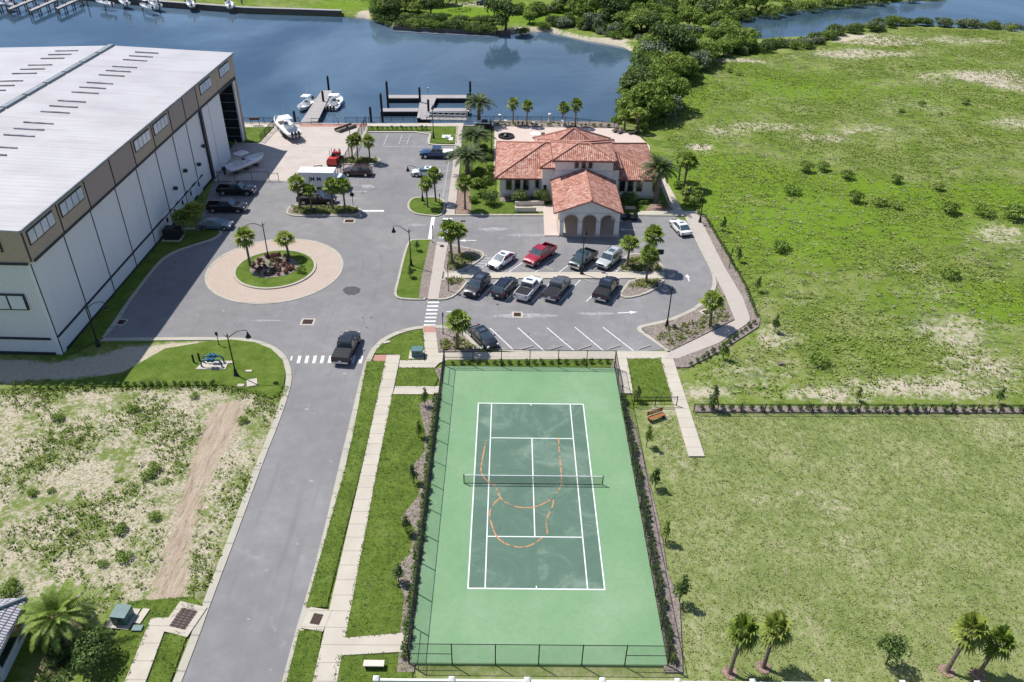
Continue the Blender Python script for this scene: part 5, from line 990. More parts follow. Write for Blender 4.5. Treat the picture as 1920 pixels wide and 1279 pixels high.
# box truck
c = P(607, 338, 1.4); t = empty('box_truck', (c.x, c.y, 0), 0, 'white box truck with dark lettering behind the palms', 'truck', 'vehicles around the car park')
MB().box((-.9, 0, .75), (5.6, 2.3, 2.35)).build('cargo_box', MT['white'], t); MB().box((-.9, 0, 3.1), (5.66, 2.36, .06)).build('box_roof', MT['white'], t)
MB().loft([[Vector((x, y, z)) for x, y, z in [(1.9, -1.05, .5), (3.9, -1.05, .5), (3.9, 1.05, .5), (1.9, 1.05, .5)]], [Vector((x, y, z)) for x, y, z in [(1.9, -1.05, 1.4), (3.9, -1.0, 1.25), (3.9, 1.0, 1.25), (1.9, 1.05, 1.4)]], [Vector((x, y, z)) for x, y, z in [(1.9, -.95, 2.25), (2.9, -.9, 2.25), (2.9, .9, 2.25), (1.9, .95, 2.25)]]]).build('cab', gp((.70, .71, .71)), t)
MB().poly3([(3.86, -.88, 1.34), (3.86, .88, 1.34), (2.98, .8, 2.2), (2.98, -.8, 2.2)]).build('windshield', MT['carglass'], t)
for s in (-1, 1): MB().poly3([(2.0, s * 1.045, 1.45), (3.5, s * 1.01, 1.40), (2.9, s * .93, 2.15), (2.0, s * .965, 2.15)]).build('side_window', MT['carglass'], t)
for x in (-2.5, 2.9):
    for s in (-1, 1): MB().loft([[Vector((x + r_ * math.cos(a), s * y, .42 + r_ * math.sin(a))) for a in [2 * math.pi * k / 16 for k in range(16)]] for r_, y in ((.25, .8), (.42, .8), (.42, 1.12), (.22, 1.14))]).build('wheel', MT['rubber'], t, 40)
def text_mesh(txt, size, name, mat, parent, loc, rot):
    cu = bpy.data.curves.new(name, 'FONT'); cu.body = txt; cu.size = size; cu.extrude = .008; cu.offset = .012; ob = bpy.data.objects.new(name + '_tmp', cu); C.objects.link(ob)
    me = bpy.data.meshes.new_from_object(ob.evaluated_get(bpy.context.evaluated_depsgraph_get())); bpy.data.objects.remove(ob); bpy.data.curves.remove(cu)
    o = bpy.data.objects.new(name, me); C.objects.link(o); me.materials.clear(); me.materials.append(mat); o.parent = parent; o.location = loc; o.rotation_euler = rot; return o
text_mesh('JM M', .95, 'lettering', simple('blue lettering', (.02, .05, .12), .5), t, (-2.1, -1.165, 1.75), (R(90), 0, 0))
# golf cart by the porch
c = P(1181, 401, .9); t = empty('golf_cart', (c.x, c.y, 0), 0, 'black golf cart with a roof parked right of the entrance porch', 'golf cart')
MB().box((.0, 0, .3), (2.5, 1.15, .3)).box((.95, 0, .6), (.6, 1.1, .35), top=.7).build('body', gp((.012, .013, .018)), t)
MB().box((-.1, 0, .6), (.5, 1.0, .22)).box((-.4, 0, .75), (.12, 1.0, .45)).build('seat', MT['plastic'], t); MB().box((-.2, 0, 1.85), (1.9, 1.15, .07)).build('roof', MT['plastic'], t)
for sx, s in ((.6, 1), (.6, -1), (-1.0, 1), (-1.0, -1)): MB().tube([(sx + .15, s * .52, .6), (sx, s * .52, 1.86)], .025, 5).build('roof_post', MT['black'], t)
for sx, s in ((.8, 1), (.8, -1), (-.8, 1), (-.8, -1)): MB().loft([[Vector((sx + r_ * math.cos(a), s * y, .25 + r_ * math.sin(a))) for a in [2 * math.pi * k / 12 for k in range(12)]] for r_, y in ((.25, .42), (.25, .6), (.12, .62))]).build('wheel', MT['rubber'], t, 40)
# red forklift
c = P(628, 298, .8); t = empty('forklift', (c.x, c.y, .02), heading(622, 305, 638, 285), 'red boat forklift parked on the concrete yard', 'forklift')
MB().box((-1.2, 0, .45), (1.3, 1.8, 1.0), top=.8).build('counterweight', MT['red'], t); MB().box((.5, 0, .45), (1.9, 1.3, .5), top=.9).build('body', MT['red'], t); MB().box((1.1, 0, 1.2), (.7, 1.5, .45), top=.8).build('front_cowl', MT['red'], t)
MB().box((-.1, 0, 1.2), (.6, .6, .35)).box((-.4, 0, 1.4), (.12, .6, .5)).build('seat', MT['plastic'], t)
for s in (-1, 1): MB().box((1.75, s * .45, .2), (.18, .16, 1.7)).build('mast_rail', MT['red'], t); MB().box((2.6, s * .4, .2), (1.6, .14, .07)).build('fork', MT['plastic'], t)
q = MB()
for sx in (-.5, .6):
    for s in (-1, 1): q.tube([(sx, s * .7, 1.1), (sx, s * .65, 2.5)], .04, 5)
q.box((.05, 0, 2.3), (1.0, .08, .06)).build('cab_guard', MT['plastic'], t)
for sx, s in ((1.1, 1), (1.1, -1), (-1.1, 1), (-1.1, -1)): MB().loft([[Vector((sx + r_ * math.cos(a), s * y, .5 + r_ * math.sin(a))) for a in [2 * math.pi * k / 16 for k in range(16)]] for r_, y in ((.3, .7), (.5, .72), (.5, 1.05), (.22, 1.08))]).build('wheel', MT['rubber'], t, 40)
# boats
c = P(460, 309, .8); make_boat('white motor boat with T-top parked on blocks in the hall shade', 8.0, 2.5, True, 1, .45, (c.x, c.y), heading(440, 316, 482, 300), ecol='black')
c2 = empty('boat_cradle', (c.x, c.y, .02), heading(440, 316, 482, 300), 'dark timber blocks under the boat in the hall shade', 'boat cradle'); 
for x in (-2.2, 0, 2.0): MB().box((x, 0, 0), (.35, 1.5, .5)).build('block', MT['oldwood'], c2)
c = P(536, 240, 1.2); hb = heading(552, 250, 522, 226); make_boat('white motor boat with black outboards on a trailer by the ramp', 9.4, 2.9, True, 3, .85, (c.x, c.y), hb, tilt=-.05, ecol='black')
tr_ = empty('boat_trailer', (c.x, c.y, .02), hb, 'black trailer under the boat beside the ramp', 'trailer'); q = MB()
for s in (-1, 1): q.box((-.5, s * .8, .55), (8, .12, .14))
for x in (-4, -2, 0, 2): q.box((x, 0, .5), (.12, 1.6, .12))
q.tube([(3.4, .8, .6), (5.6, 0, .55)], .06, 6).tube([(3.4, -.8, .6), (5.6, 0, .55)], .06, 6); q.build('frame', MT['black'], tr_)
for x in (-2.2, -1.3):
    for s in (-1, 1): MB().loft([[Vector((x + r_ * math.cos(a), s * y, .38 + r_ * math.sin(a))) for a in [2 * math.pi * k / 14 for k in range(14)]] for r_, y in ((.3, 1.02), (.38, 1.02), (.38, 1.25), (.2, 1.27))]).build('wheel', MT['rubber'], tr_, 40)
c = P(574, 196, WZ + .6); make_boat('white centre console boat afloat left of the straight dock', 7.2, 2.5, True, 1, WZ - .25, (c.x, c.y), heading(584, 186, 564, 203), ecol='black', hullcol='gel')
c = P(628, 192, WZ + .6); make_boat('wide white boat with its stern to the seawall right of the straight dock', 7.4, 3.1, True, 3, WZ - .25, (c.x, c.y), R(88), ecol='black')
# far marina: finger docks with boat lifts
for i, (x0, y0, x1, y1) in enumerate([(-12, 18, 22, 2), (16, 22, 62, 4), (56, 25, 104, 5), (106, 21, 150, 2)]):
    dock('boat_lift_dock', [(x0, y0), (x0 + 5, y0 + 2), (x1 + 5, y1 + 1), (x1, y1 - 1)], ['far lift dock cut by the left edge of the photo', 'second far lift dock from the left', 'third far lift dock from the left', 'fourth far lift dock from the left'][i], top=1.9, th=.3, group='far lift docks across the canal', thin=True)
    for k in range(4):
        for w__ in (0, 5):
            f = k / 3; px_, py_ = x0 + (x1 - x0) * f + w__, y0 + (y1 - y0) * f + w__ * .5 + 2.5; g_ = P(px_, py_, WZ); r_ = MB().tube([(0, 0, 0), (0, 0, 4.0)], .2, 7).build('dock_pile', MT['oldwood']); r_.location = (g_.x, g_.y, WZ - 1.5); tag(r_, 'weathered pile under a far lift dock', 'pile', 'piles of the far lift docks')
for i, (x, y, h_) in enumerate([(232, 3, 2.2), (275, 12, 2.4), (290, 7, 2.3), (357, 6, 2.0), (430, 8, 1.9), (195, 5, 2.6), (8, 7, 2.9)]):
    c = P(x, y, 1.0); make_boat(['white boat on a far lift left of the gap', 'larger white boat in the middle of the far marina', 'white boat moored right behind the larger far boat', 'white boat near the middle far lift', 'white boat at the right end of the far marina', 'dark tarped boat across the canal', 'white boat at the far left edge'][i], 6.8, 2.4, i != 5, 1, .2, (c.x, c.y), h_, group='boats in the far marina')
for i, (x, y) in enumerate([(165, 12), (197, 14), (268, 20), (300, 20), (350, 15), (368, 14), (425, 14), (455, 14), (232, 12)]):
    g_ = P(x, y, WZ); r_ = MB().tube([(0, 0, 0), (0, 0, 4.6)], .22, 7).build('dock_pile', MT['oldwood']); r_.location = (g_.x, g_.y, WZ - 1.5); tag(r_, 'weathered pile standing beside the far marina boats', 'pile', 'piles beside the far marina boats')
fw = empty('far_seawall', (0, 0, 0), 0, 'grey far seawall running left from the boat ramp', 'seawall'); MB().ribbon([(-46.8, 206.9), (-76, 209.3), (-110, 218), (-161, 233.7)], .5, -3, .55).build('wall_face', MT['oldwood'], fw); MB().ribbon([(-46.8, 207.0), (-76, 209.4), (-110, 218.1), (-161, 233.8)], 1.6, .56, .72).build('cap', MT['deckconc'], fw)
fw = empty('timber_bulkhead', (0, 0, 0), 0, 'low dark timber bulkhead along the shrubby far bank', 'bulkhead'); MB().ribbon([(-29.8, 191.2), (-2.5, 186.8), (3, 187.3)], .3, -3, .1).build('wall_face', MT['oldwood'], fw); MB().ribbon([(-29.8, 188.6), (-2.5, 184.2)], .25, -1.3, -.75).build('waler', MT['deckconc'], fw)

# ================================================================== LAMPS, SIGNS, SMALL THINGS
LP = Proto(make_lamp())
for x, y, rz, lb in [(443, 705, .15, 'black street lamp on the lawn by the blue pipe, arm over the kerb'), (184.6, 648.7, .1, 'black street lamp at the near corner of the storage hall'), (504, 487, R(215), 'black street lamp in the middle of the round island'),
                     (771, 499, R(170), 'black street lamp on the long lawn island'), (1250, 613, R(140), 'black street lamp in the corner planting bed'), (1090.6, 515, R(80), 'black street lamp between the two rows of parked cars'),
                     (1312, 418, R(165), 'black street lamp beside the path near the driving white sedan'), (813, 260, R(95), 'black street lamp on the waterfront grass square'), (792.5, 378, R(170), 'black street lamp among the palms of the small lawn island'), (661, 300, R(110), 'black street lamp beside the three palms near the forklift'), (921.7, 288, R(95), 'black street lamp left of the clubhouse roof')]:
    g_ = P(x, y); LP.put((g_.x, g_.y, .12), rz, 1.0, lb)
sign_post(663, 393, 362, 'octagon', 'octagonal stop sign at the end of the four palm island'); sign_post(831, 627, 588, 'slim', 'slim black sign post in the bed beside the lower crosswalk', R(80)); sign_post(824, 381, 365, 'small', 'short sign post on the small lawn island', R(80))
sign_post(812, 457, 424, 'slim', 'slim black sign post at the top of the long lawn island', R(85)); sign_post(1232, 505, 469, 'double', 'dark double-panel sign on the right palm island'); sign_post(1367, 503, 468, 'slim', 'dark sign post beside the path hedge', R(60)); sign_post(411, 648, 624, 'small', 'small dark sign at the kerb above the blue pipe')
sign_post(841, 547, 497, 'small', 'narrow dark post in the lower left parking bed', R(85))
def put(o, px, py, z=.12, rz=0.0, label=None, cat=None, group=None): g_ = P(px, py); o.location = (g_.x, g_.y, z); o.rotation_euler = (0, 0, rz); return tag(o, label, cat, group)
def bollard(px, py, lb): return put(MB().lathe([(.11, 0), (.11, .95), (.06, 1.05), (.01, 1.08)], n=10).build('bollard', MT['black'], smooth=40), px, py, label=lb, cat='bollard', group='bollards by the blue pipe')
bollard(364, 681, 'left of two black bollards by the blue pipe'); bollard(375, 678, 'right of two black bollards by the blue pipe')
# backflow preventer
pd = MB().prism(W([(367, 695), (423, 695), (428, 684), (437, 683), (437, 679), (383, 679)]), .1, .2).build('concrete_pad', MT['concrete']); tag(pd, 'pale concrete pad under the blue pipe assembly', 'pad')
a, c = P(379, 690), P(417, 690); bf = empty('backflow_pipe', (a.x, a.y, .2), math.atan2(c.y - a.y, c.x - a.x), 'blue backflow pipe assembly arching over its concrete pad', 'pipe'); L_ = (c - a).length
for dy in (0, .8):
    MB().tube([(0, dy, 0), (0, dy, .5), (.25, dy, .85), (L_ - .25, dy, .85), (L_, dy, .5), (L_, dy, 0)], .10, 8).build('pipe', MT['blue'], bf, 50)
    q = MB()
    for x in (.9, L_ - .9): q.lathe([(.22, -.18), (.26, 0), (.22, .18)], (x, dy, .88), 8); q.tube([(x, dy, 1.0), (x, dy, 1.3)], .05, 6)
    q.build('valve', MT['blue'], bf)
put(MB().box((0, 0, -.04), (1.1, 1.3, .14)).build('utility_cover', MT['concrete']), 473, 720, rz=.3, label='square pale utility cover at the tip of the lamp shadow', cat='utility cover')
put(MB().box((0, 0, -.04), (.7, .35, .14)).build('utility_cover', MT['concrete']), 467, 698, label='small pale utility cover on the lawn right of the lamp', cat='utility cover')
put(MB().box((0, 0, -.04), (.7, .45, .14)).build('utility_cover', MT['concrete']), 452, 725, label='small pale utility cover at the top of the dirt track', cat='utility cover')
put(MB().box((0, 0, -.04), (.8, .4, .14)).build('utility_cover', MT['concrete']), 725, 644, rz=.4, label='small pale utility cover on the rounded corner lawn', cat='utility cover')
# electric boxes
def cabinet(px, py, d, rz, label, pad=(1.9, 1.9)):
    g_ = P(px, py); r_ = empty('transformer_cabinet', (g_.x, g_.y, .1), rz, label, 'electric cabinet'); MB().box((-.1, .05, 0), (pad[0], pad[1], .1)).build('pad', MT['concrete'], r_); MB().box((0, 0, .1), d).build('cabinet', MT['utility'], r_)
    MB().box((0, 0, .1 + d[2]), (d[0] + .1, d[1] + .1, .07), top=.96).build('lid', MT['utility'], r_); q = MB().box((0, -d[1] / 2 - .01, .25), (.03, .03, d[2] - .25)).box((.15, -d[1] / 2 - .02, .55), (.08, .05, .14)); q.build('door_seam', MT['black'], r_); return r_
cabinet(233, 1163, (1.15, 1.15, .85), -.1, 'green transformer cabinet beside the house garden'); cabinet(783, 668, (1.2, 1.0, .8), 0, 'green transformer cabinet on the rounded corner lawn', (1.7, 1.6))
put(MB().box((0, 0, -.05), (.55, 1.35, .17)).build('utility_cover', MT['concrete']), 267, 1158, rz=-.2, label='long pale utility cover right of the green transformer cabinet', cat='utility cover'); put(MB().box((0, 0, -.05), (.75, .5, .2)).build('utility_cover', MT['utility']), 259, 1181, label='small grey green utility cover below the transformer cabinet', cat='utility cover')
# drains
def drain(px, py, sx, sy, rz, label, pad=.0, z=.0):
    g_ = P(px, py); r_ = empty('storm_drain', (g_.x, g_.y, z), rz, label, 'storm drain')
    if pad: MB().box((0, 0, -.05), (sx + pad, sy + pad, .062)).build('apron', MT['concrete'], r_)
    MB().box((0, 0, -.05), (sx, sy, .072)).build('pit', MT['black'], r_); q = MB()
    for k in range(7): q.box((0, (k - 3) * sy / 7.2, .02), (sx, sy / 18, .03))
    for k in range(3): q.box(((k - 1) * sx / 3.1, 0, .022), (.07, sy, .034))
    q.build('grate', MT['grate'], r_)
drain(577, 603.5, 1.2, 1.0, 0, 'square storm drain in the road below the round island', .45); drain(970, 590, .85, .85, 0, 'square storm drain in the middle of the parking lane', .5); drain(655, 414.5, 1.3, .9, 0, 'storm drain in the asphalt below the stop sign', .4); drain(227, 604, .9, .9, -.2, 'storm drain in the shaded asphalt by the hall kerb', .4)
drain(345, 1162, 1.35, 1.75, R(-14), 'large storm drain in its concrete apron on the west kerb', 1.0, z=.13); drain(594, 1163, .75, .95, R(-10), 'storm drain in the strip east of the road', 1.0, z=.14); drain(868, 415, .8, .5, 0, 'small storm drain at the upper crosswalk', .1); drain(1325, 587, .9, .9, .5, 'rusty storm drain in the corner bed kerb', .5, z=.12); drain(829, 464, .55, .4, 0, 'small grate in the pink path at its upper end', z=.165)
# bench
g_ = P(1232, 788); bn = empty('park_bench', (g_.x, g_.y, .0), heading(1221, 790, 1246, 782), 'brown wooden bench on the grass right of the tennis court', 'bench'); q = MB()
for k in range(4): q.box((0, -.05 + k * .14, .43), (1.9, .11, .04))
q.build('seat', MT['wood'], bn); q = MB()
for k in range(3): q.box((0, .52 + k * .03, .55 + k * .15), (1.9, .035, .12))
q.build('backrest', MT['wood'], bn)
for s in (-.8, .8): MB().box((s, .18, 0), (.08, .6, .43)).build('leg', MT['black'], bn); MB().box((s, .55, .43), (.07, .06, .55)).build('back_support', MT['black'], bn)
# wheel stops
ws = Proto(tag(MB().box((0, 0, 0), (1.75, .15, .11), top=.97, topy=.6).build('wheel_stop', MT['concrete']), '', 'wheel stop'))
for (x0, y0, x1, y1), lb, gp_ in [((975, 656.5, 1000, 649.5), 'first empty wheel stop from the black car in the lower row', None), ((1030, 656.5, 1055, 649), 'second empty wheel stop in the lower row', None), ((1085, 656, 1110, 648), 'third empty wheel stop in the lower row', None), ((1140, 655.5, 1165, 648), 'fourth empty wheel stop in the lower row', None), ((1197, 655.5, 1221, 648), 'rightmost wheel stop in the lower row', None),
        ((1020, 502, 1038, 508), 'wheel stop in the empty bay right of the crimson pickup', None), ((974, 502, 991, 508), 'wheel stop in front of the crimson pickup', None), ((925, 504, 939, 508), 'wheel stop in front of the white sedan', None), ((1095, 525, 1115, 531.5), 'wheel stop in the empty bay left of the lone black pickup', None)]:
    a, c = P(x0, y0), P(x1, y1); ws.put(((a.x + c.x) / 2, (a.y + c.y) / 2, .004), math.atan2(c.y - a.y, c.x - a.x), 1, lb, 'concrete wheel stops')
# yard things
g_ = P(597, 317); r_ = empty('trestle', (g_.x, g_.y, .02), .3, 'small brown trestle standing on the concrete yard', 'trestle'); MB().box((0, 0, .5), (1.5, .12, .12)).build('beam', MT['oldwood'], r_); 
for s in (-1, 1): MB().tube([(s * .6, -.7, 0), (s * .6, 0, .6), (s * .6, .7, 0)], .06, 5).build('leg', MT['oldwood'], r_)
g_ = P(479, 236); r_ = empty('trestle', (g_.x, g_.y, .12), 0, 'red brown metal stand on the waterfront walk', 'stand'); MB().box((0, 0, 1.1), (1.8, .5, .4)).build('board', MT['grate'], r_)
for s in (-1, 1): MB().tube([(s * .8, 0, 0), (s * .8, 0, 1.2)], .05, 5).build('leg', MT['grate'], r_)
a, c = P(632, 248), P(664, 237); r_ = empty('ramp_gangway', (a.x, a.y, .05), math.atan2(c.y - a.y, c.x - a.x), 'long grey ramp section lying on the yard near the red edge', 'ramp'); L_ = (c - a).length; MB().box((L_ / 2, 0, .1), (L_, 1.5, .14)).build('plate', MT['oldwood'], r_)
for s in (-1, 1): MB().box((L_ / 2, s * .7, .24), (L_, .08, .3)).build('side_rail', MT['oldwood'], r_)
for x, y, w_, lb in ((592, 233.5, 15, 'black ramp rail frame left of the yard edge'), (630, 233, 9, 'black goal shaped rail in front of the wide white boat')):
    g_ = P(x, y); r_ = MB().tube([(-w_ * .055, 0, 0), (-w_ * .055, 0, 1.1), (w_ * .055 , 0, 1.1), (w_ * .055, 0, 0)], .06, 6).box((0, 0, .5), (w_ * .11, .05, .06)).build('guard_rail', MT['black']); r_.location = (g_.x, g_.y, .05); tag(r_, lb, 'guard rail')
g_ = P(326, 448); r_ = empty('air_conditioner', (g_.x, g_.y, .12), 0, 'dark air conditioning unit on a pad beside the storage hall', 'air conditioner'); MB().box((0, 0, 0), (2.6, 2.2, .12)).build('pad', MT['concrete'], r_); MB().box((0, 0, .12), (2.1, 1.7, 1.5)).build('casing', MT['plastic'], r_); MB().lathe([(.6, 0), (.6, .08), (.5, .1)], (0, 0, 1.62), 16).build('fan_guard', MT['black'], r_)
# ground sign near the bottom edge, irrigation covers
g_ = P(702, 1252); r_ = empty('low_bench', (g_.x, g_.y, .12), 0, 'low pale slab bench on the lawn at the bottom edge', 'bench'); MB().box((0, 0, .35), (1.5, .5, .1)).build('seat', MT['stone'], r_)
for s in (-.55, .55): MB().box((s, 0, 0), (.15, .4, .35)).build('leg', MT['plastic'], r_)
r_ = MB().box((0, 0, 0), (.7, .5, .25)).build('valve_box', MT['oldwood']); put(r_, 1465, 683, z=gz(*P2(1465, 683)), label='small yellow rimmed valve box lying in the field', cat='valve box')
for i, (x, y) in enumerate([(833, 257.5), (841, 257.5), (845, 262)]): put(MB().box((0, 0, -.04), (.8, 1.5, .12)).build('utility_cover', MT['white']), x, y, label=['left of the white covers on the waterfront grass', 'middle of the white covers on the waterfront grass', 'right of the white covers on the waterfront grass'][i], cat='utility cover')
# pool deck furniture
def lounger(px, py, rz, lb):
    g_ = P(px, py); r_ = empty('lounger', (g_.x, g_.y, .126), rz, lb, 'lounger', 'brown loungers on the pool deck'); MB().box((-.25, 0, .28), (1.5, .75, .12)).build('seat', MT['cushion'], r_); o = MB().box((.72, 0, .36), (.55, .75, .12), top=1).build('backrest', MT['cushion'], r_); o.rotation_euler = (0, -.35, 0)
    for x in (-.8, .4):
        for s in (-.3, .3): MB().box((x, s, 0), (.06, .06, .28)).build('leg', MT['plastic'], r_)
lounger(1155, 247.5, .9, 'brown lounger nearest the railing corner of the pool deck'); lounger(1164, 250, .9, 'second brown lounger on the pool deck'); lounger(1187, 252, .3, 'brown lounger beside the wild shrubs at the deck corner')
g_ = P(949, 258); r_ = empty('fire_pit', (g_.x, g_.y, .126), 0, 'round dark fire pit on the pool deck', 'fire pit'); MB().lathe([(1.5, 0), (1.5, .35), (1.1, .35), (1.05, .1), (.02, .1)], n=24).build('bowl', MT['plastic'], r_, 40); MB().lathe([(.35, .1), (.5, .4), (.2, .65), (.02, .7)], n=10).build('burner', MT['black'], r_, 50)
g_ = P(1004, 259); r_ = empty('patio_table', (g_.x, g_.y, .126), 0, 'pale round patio table with brown chair behind the clubhouse', 'table'); MB().lathe([(1.0, .7), (1.0, .76)], n=18).build('table_top', MT['white'], r_); MB().tube([(0, 0, 0), (0, 0, .7)], .08, 8).build('leg', MT['white'], r_); MB().box((1.4, .2, 0), (.7, .7, .8)).build('stool', MT['cushion'], r_)
for i, (x, y, h_) in enumerate([(937, 229, 1.5), (1030, 229, 1.7), (897, 227, 1.6), (1055, 238, 1.3), (1065, 236, .9), (948, 236, 1.1), (1000, 236, .7)]):
    put(MB().lathe([(.28, 0), (.22, .2), (.16, h_ * .6), (.30, h_ * .9), (.05, h_)], n=10).build('garden_ornament', MT['white'], smooth=50), x, y, label=['white ornament left of the first waterfront palm', 'white ornament at the middle of the deck railing', 'white ornament beside the tallest date palm', 'white ornament in front of the third waterfront palm', 'low white ornament beside the fourth waterfront palm', 'white ornament above the fire pit', 'small white ornament right of the second waterfront palm'][i], cat='ornament')
g_ = P(906, 240); r_ = empty('grill_island', (g_.x, g_.y, .12), 0, 'dark covered grill with pale top beside the date palms', 'grill'); MB().box((0, 0, 0), (3.2, 1.4, 1.0)).build('base', MT['plastic'], r_); MB().box((0, 0, 1.0), (3.4, 1.6, .12)).build('top', MT['white'], r_); MB().box((.3, 0, 1.12), (1.2, .9, .35), top=.8).build('grill_hood', MT['black'], r_)

# ================================================================== PALMS
SP = [Proto(make_sabal(3.3, 1.2, 11 + i, [(0, 0), (.15, .1), (-.12, .1)][i], 28)) for i in range(3)]
def sabal(bx, by, cy, lb, k=0, z=.12, sc=None, group='cabbage palms around the car park', w_=1.0, rz=None):
    """foot pixel and crown-centre row"""
    h = HT(bx, by, cy, z); g_ = P(bx, by, z); s = max(.5, h / 3.35); return SP[k % 3].put((g_.x, g_.y, z), rz if rz is not None else (bx * .7) % 6.28, (w_, w_, s), lb, group)
for i, (a, b_, c_, lb, w_) in enumerate([
    (563, 392, 343, 'leftmost palm of the four palm island', 1.15), (585, 396, 357, 'second palm from the left of the four palm island', .95), (624, 392, 347, 'third palm from the left of the four palm island', 1.1), (647.5, 394, 347, 'palm beside the stop sign', 1.05),
    (661.5, 299.5, 263, 'left palm of the three beside the slanting yard fence', .8), (671, 297.5, 260, 'middle palm of the three beside the slanting yard fence', .85), (694, 303, 264, 'right palm of the three beside the slanting yard fence', .95),
    (802, 388, 344, 'shorter palm on the small lawn island', .9), (817, 378, 328, 'taller palm in front of the white sedan', 1.0), (872, 392, 343, 'palm in the red mulch beside the clubhouse lawn', 1.1),
    (847.5, 493, 431, 'left of two palms above the parking bed', 1.25), (861, 474, 432, 'right of two palms above the parking bed', 1.1), (469.5, 500, 443, 'taller palm on the left side of the round island', 1.15), (542, 482, 446, 'shorter palm on the right side of the round island', 1.15),
    (347, 440, 406, 'front palm in the shade beside the air conditioning unit', 1.25), (371, 432, 392, 'rear palm in the shade beside the blue grey sedan', 1.3),
    (1176, 499, 456, 'left palm of the three on the right island', 1.1), (1221, 502, 441, 'tall palm behind the double-panel sign', 1.2), (1211, 530, 477, 'front palm of the three on the right island', 1.1),
    (1331, 611, 563, 'palm in the corner bed beside the path', 1.15), (857, 653, 600, 'palm in the bed left of the black parked car', 1.25),
    (962, 233, 194, 'first waterfront palm from the left', .95), (987.5, 236, 198, 'second waterfront palm from the left', .95), (1054, 235, 201, 'third waterfront palm from the left', 1.0), (1078.5, 237, 196, 'fourth waterfront palm from the left', 1.1),
    (1171, 242, 213, 'left palm growing out of the wild shrubs by the deck', 1.2), (1195, 246, 212, 'right palm growing out of the wild shrubs by the deck', 1.25), (1272.5, 337, 300, 'left palm above the path right of the clubhouse', 1.0), (1282, 350, 300, 'right palm above the path right of the clubhouse', 1.3)]):
    sabal(a, b_, c_, lb, i, w_=w_)
fp = [Proto(make_sabal(2.3, 1.04, 31, (.25, .2), 28, trunk=.15)), Proto(make_sabal(2.4, 1.04, 32, (.2, .25), 28, trunk=.15)), Proto(make_sabal(2.5, 1.12, 33, (.5, .3), 30, trunk=.155)), Proto(make_sabal(2.0, .95, 34, (.45, .25), 26, trunk=.15))]
for i, (x, y, cy, lb) in enumerate([(1368, 1262, 1190, 'leftmost palm of the front lawn pair'), (1431, 1251, 1185, 'right palm of the front lawn pair'), (1775, 1258, 1190, 'larger leaning palm at the bottom right'), (1834, 1266, 1210, 'smaller leaning palm at the bottom right')]):
    g_ = P(x, y); h = HT(x, y, cy); fp[i].put((g_.x, g_.y, -.02), 0, (1, 1, h / [2.3, 2.4, 2.5, 2.0][i]), lb, 'leaning palms on the pale lawn')
    o = MB().prism([(g_.x + .55 * math.cos(t_) * (1 + .15 * math.sin(3 * t_)), g_.y + .55 * math.sin(t_)) for t_ in [k * .35 for k in range(18)]], -.06, .03).build('mulch_ring', MT['redmulch']); struct(o)
DP = Proto(make_date(5.0, 3.0, 41))
for x, y, cy, lb, s in [(898, 234, 194, 'tallest date palm, by the dock and the deck railing', .95), (892, 287, 254, 'middle date palm beside the left end of the clubhouse', 1.0), (877, 329, 292, 'lowest date palm over the pink path', 1.05), (1229, 381, 318, 'date palm in front of the right wing of the clubhouse', .95)]:
    g_ = P(x, y); h = HT(x, y, cy); DP.put((g_.x, g_.y, .1), x % 6, (s * 1.15, s * 1.15, max(.5, h / 5.2)), lb, 'date palms around the clubhouse')
g_ = P(126, 1193); o = make_date(2.1, 3.0, 47, n=56, trunk=.26, mat='leaf_mid', label='broad green date palm beside the grey tiled house'); o.location = (g_.x, g_.y, .1)
# ================================================================== TREES, SHRUBS, HEDGES
def at(px, py): g_ = P(px, py); return (g_.x, g_.y, gz(g_.x, g_.y))
SA = [Proto(make_sapling(2.6, .75, 51 + i, ['leaf_dark', 'leaf_mid', 'leaf_dark'][i])) for i in range(3)]
for i, (x, y, ty, lb, w_, k) in enumerate([
    (797, 763, 725, 'young tree left of the court, by the upper cross path', .75, 0), (785, 822, 788, 'second young tree down the left side of the court', .8, 1), (776, 906, 868, 'third young tree down the left side of the court', .8, 0), (762, 1000, 962, 'fourth young tree down the left side of the court', .85, 0), (748, 1093, 1055, 'lowest young tree left of the court', .9, 0),
    (1194, 752, 722, 'young tree right of the court, behind the short fence', .8, 0), (1212, 838, 795, 'pale young tree below the bench', .85, 1), (1228, 915, 876, 'third young tree down the right side of the court', 1.0, 2), (1248, 1014, 974, 'fourth young tree down the right side of the court', .9, 1), (1273, 1130, 1076, 'lowest young tree right of the court', 1.1, 0),
    (1355, 433, 402, 'young tree in the field nearest the loop lamp', .9, 0), (1384, 490, 460, 'young tree in the field behind the path sign post', .8, 0), (1420, 546, 514, 'young tree in the field above the path corner', .8, 2), (1452, 622, 584, 'young tree in the field right of the path corner', .85, 2), (1355, 672, 634, 'young green tree below the path corner', 1.0, 1),
    (1336, 768, 716, 'tall dark young tree at the left end of the long fence', 1.0, 0), (1606, 752, 722, 'sparse young tree behind the middle of the long fence', .7, 1), (1872, 756, 722, 'sparse young tree behind the right part of the long fence', .8, 2), (782, 471, 450, 'upper young tree on the long lawn island', .8, 0), (769, 521, 497, 'lower young tree on the long lawn island', .85, 2)]):
    g_ = P(x, y); h = HT(x, y, ty); z = max(.1, gz(g_.x, g_.y) if x > 1290 else .12); SA[k].put((g_.x, g_.y, z if x <= 1290 else gz(g_.x, g_.y)), i * 1.3, (w_, w_, h / 2.7), lb, 'young trees around the grounds')
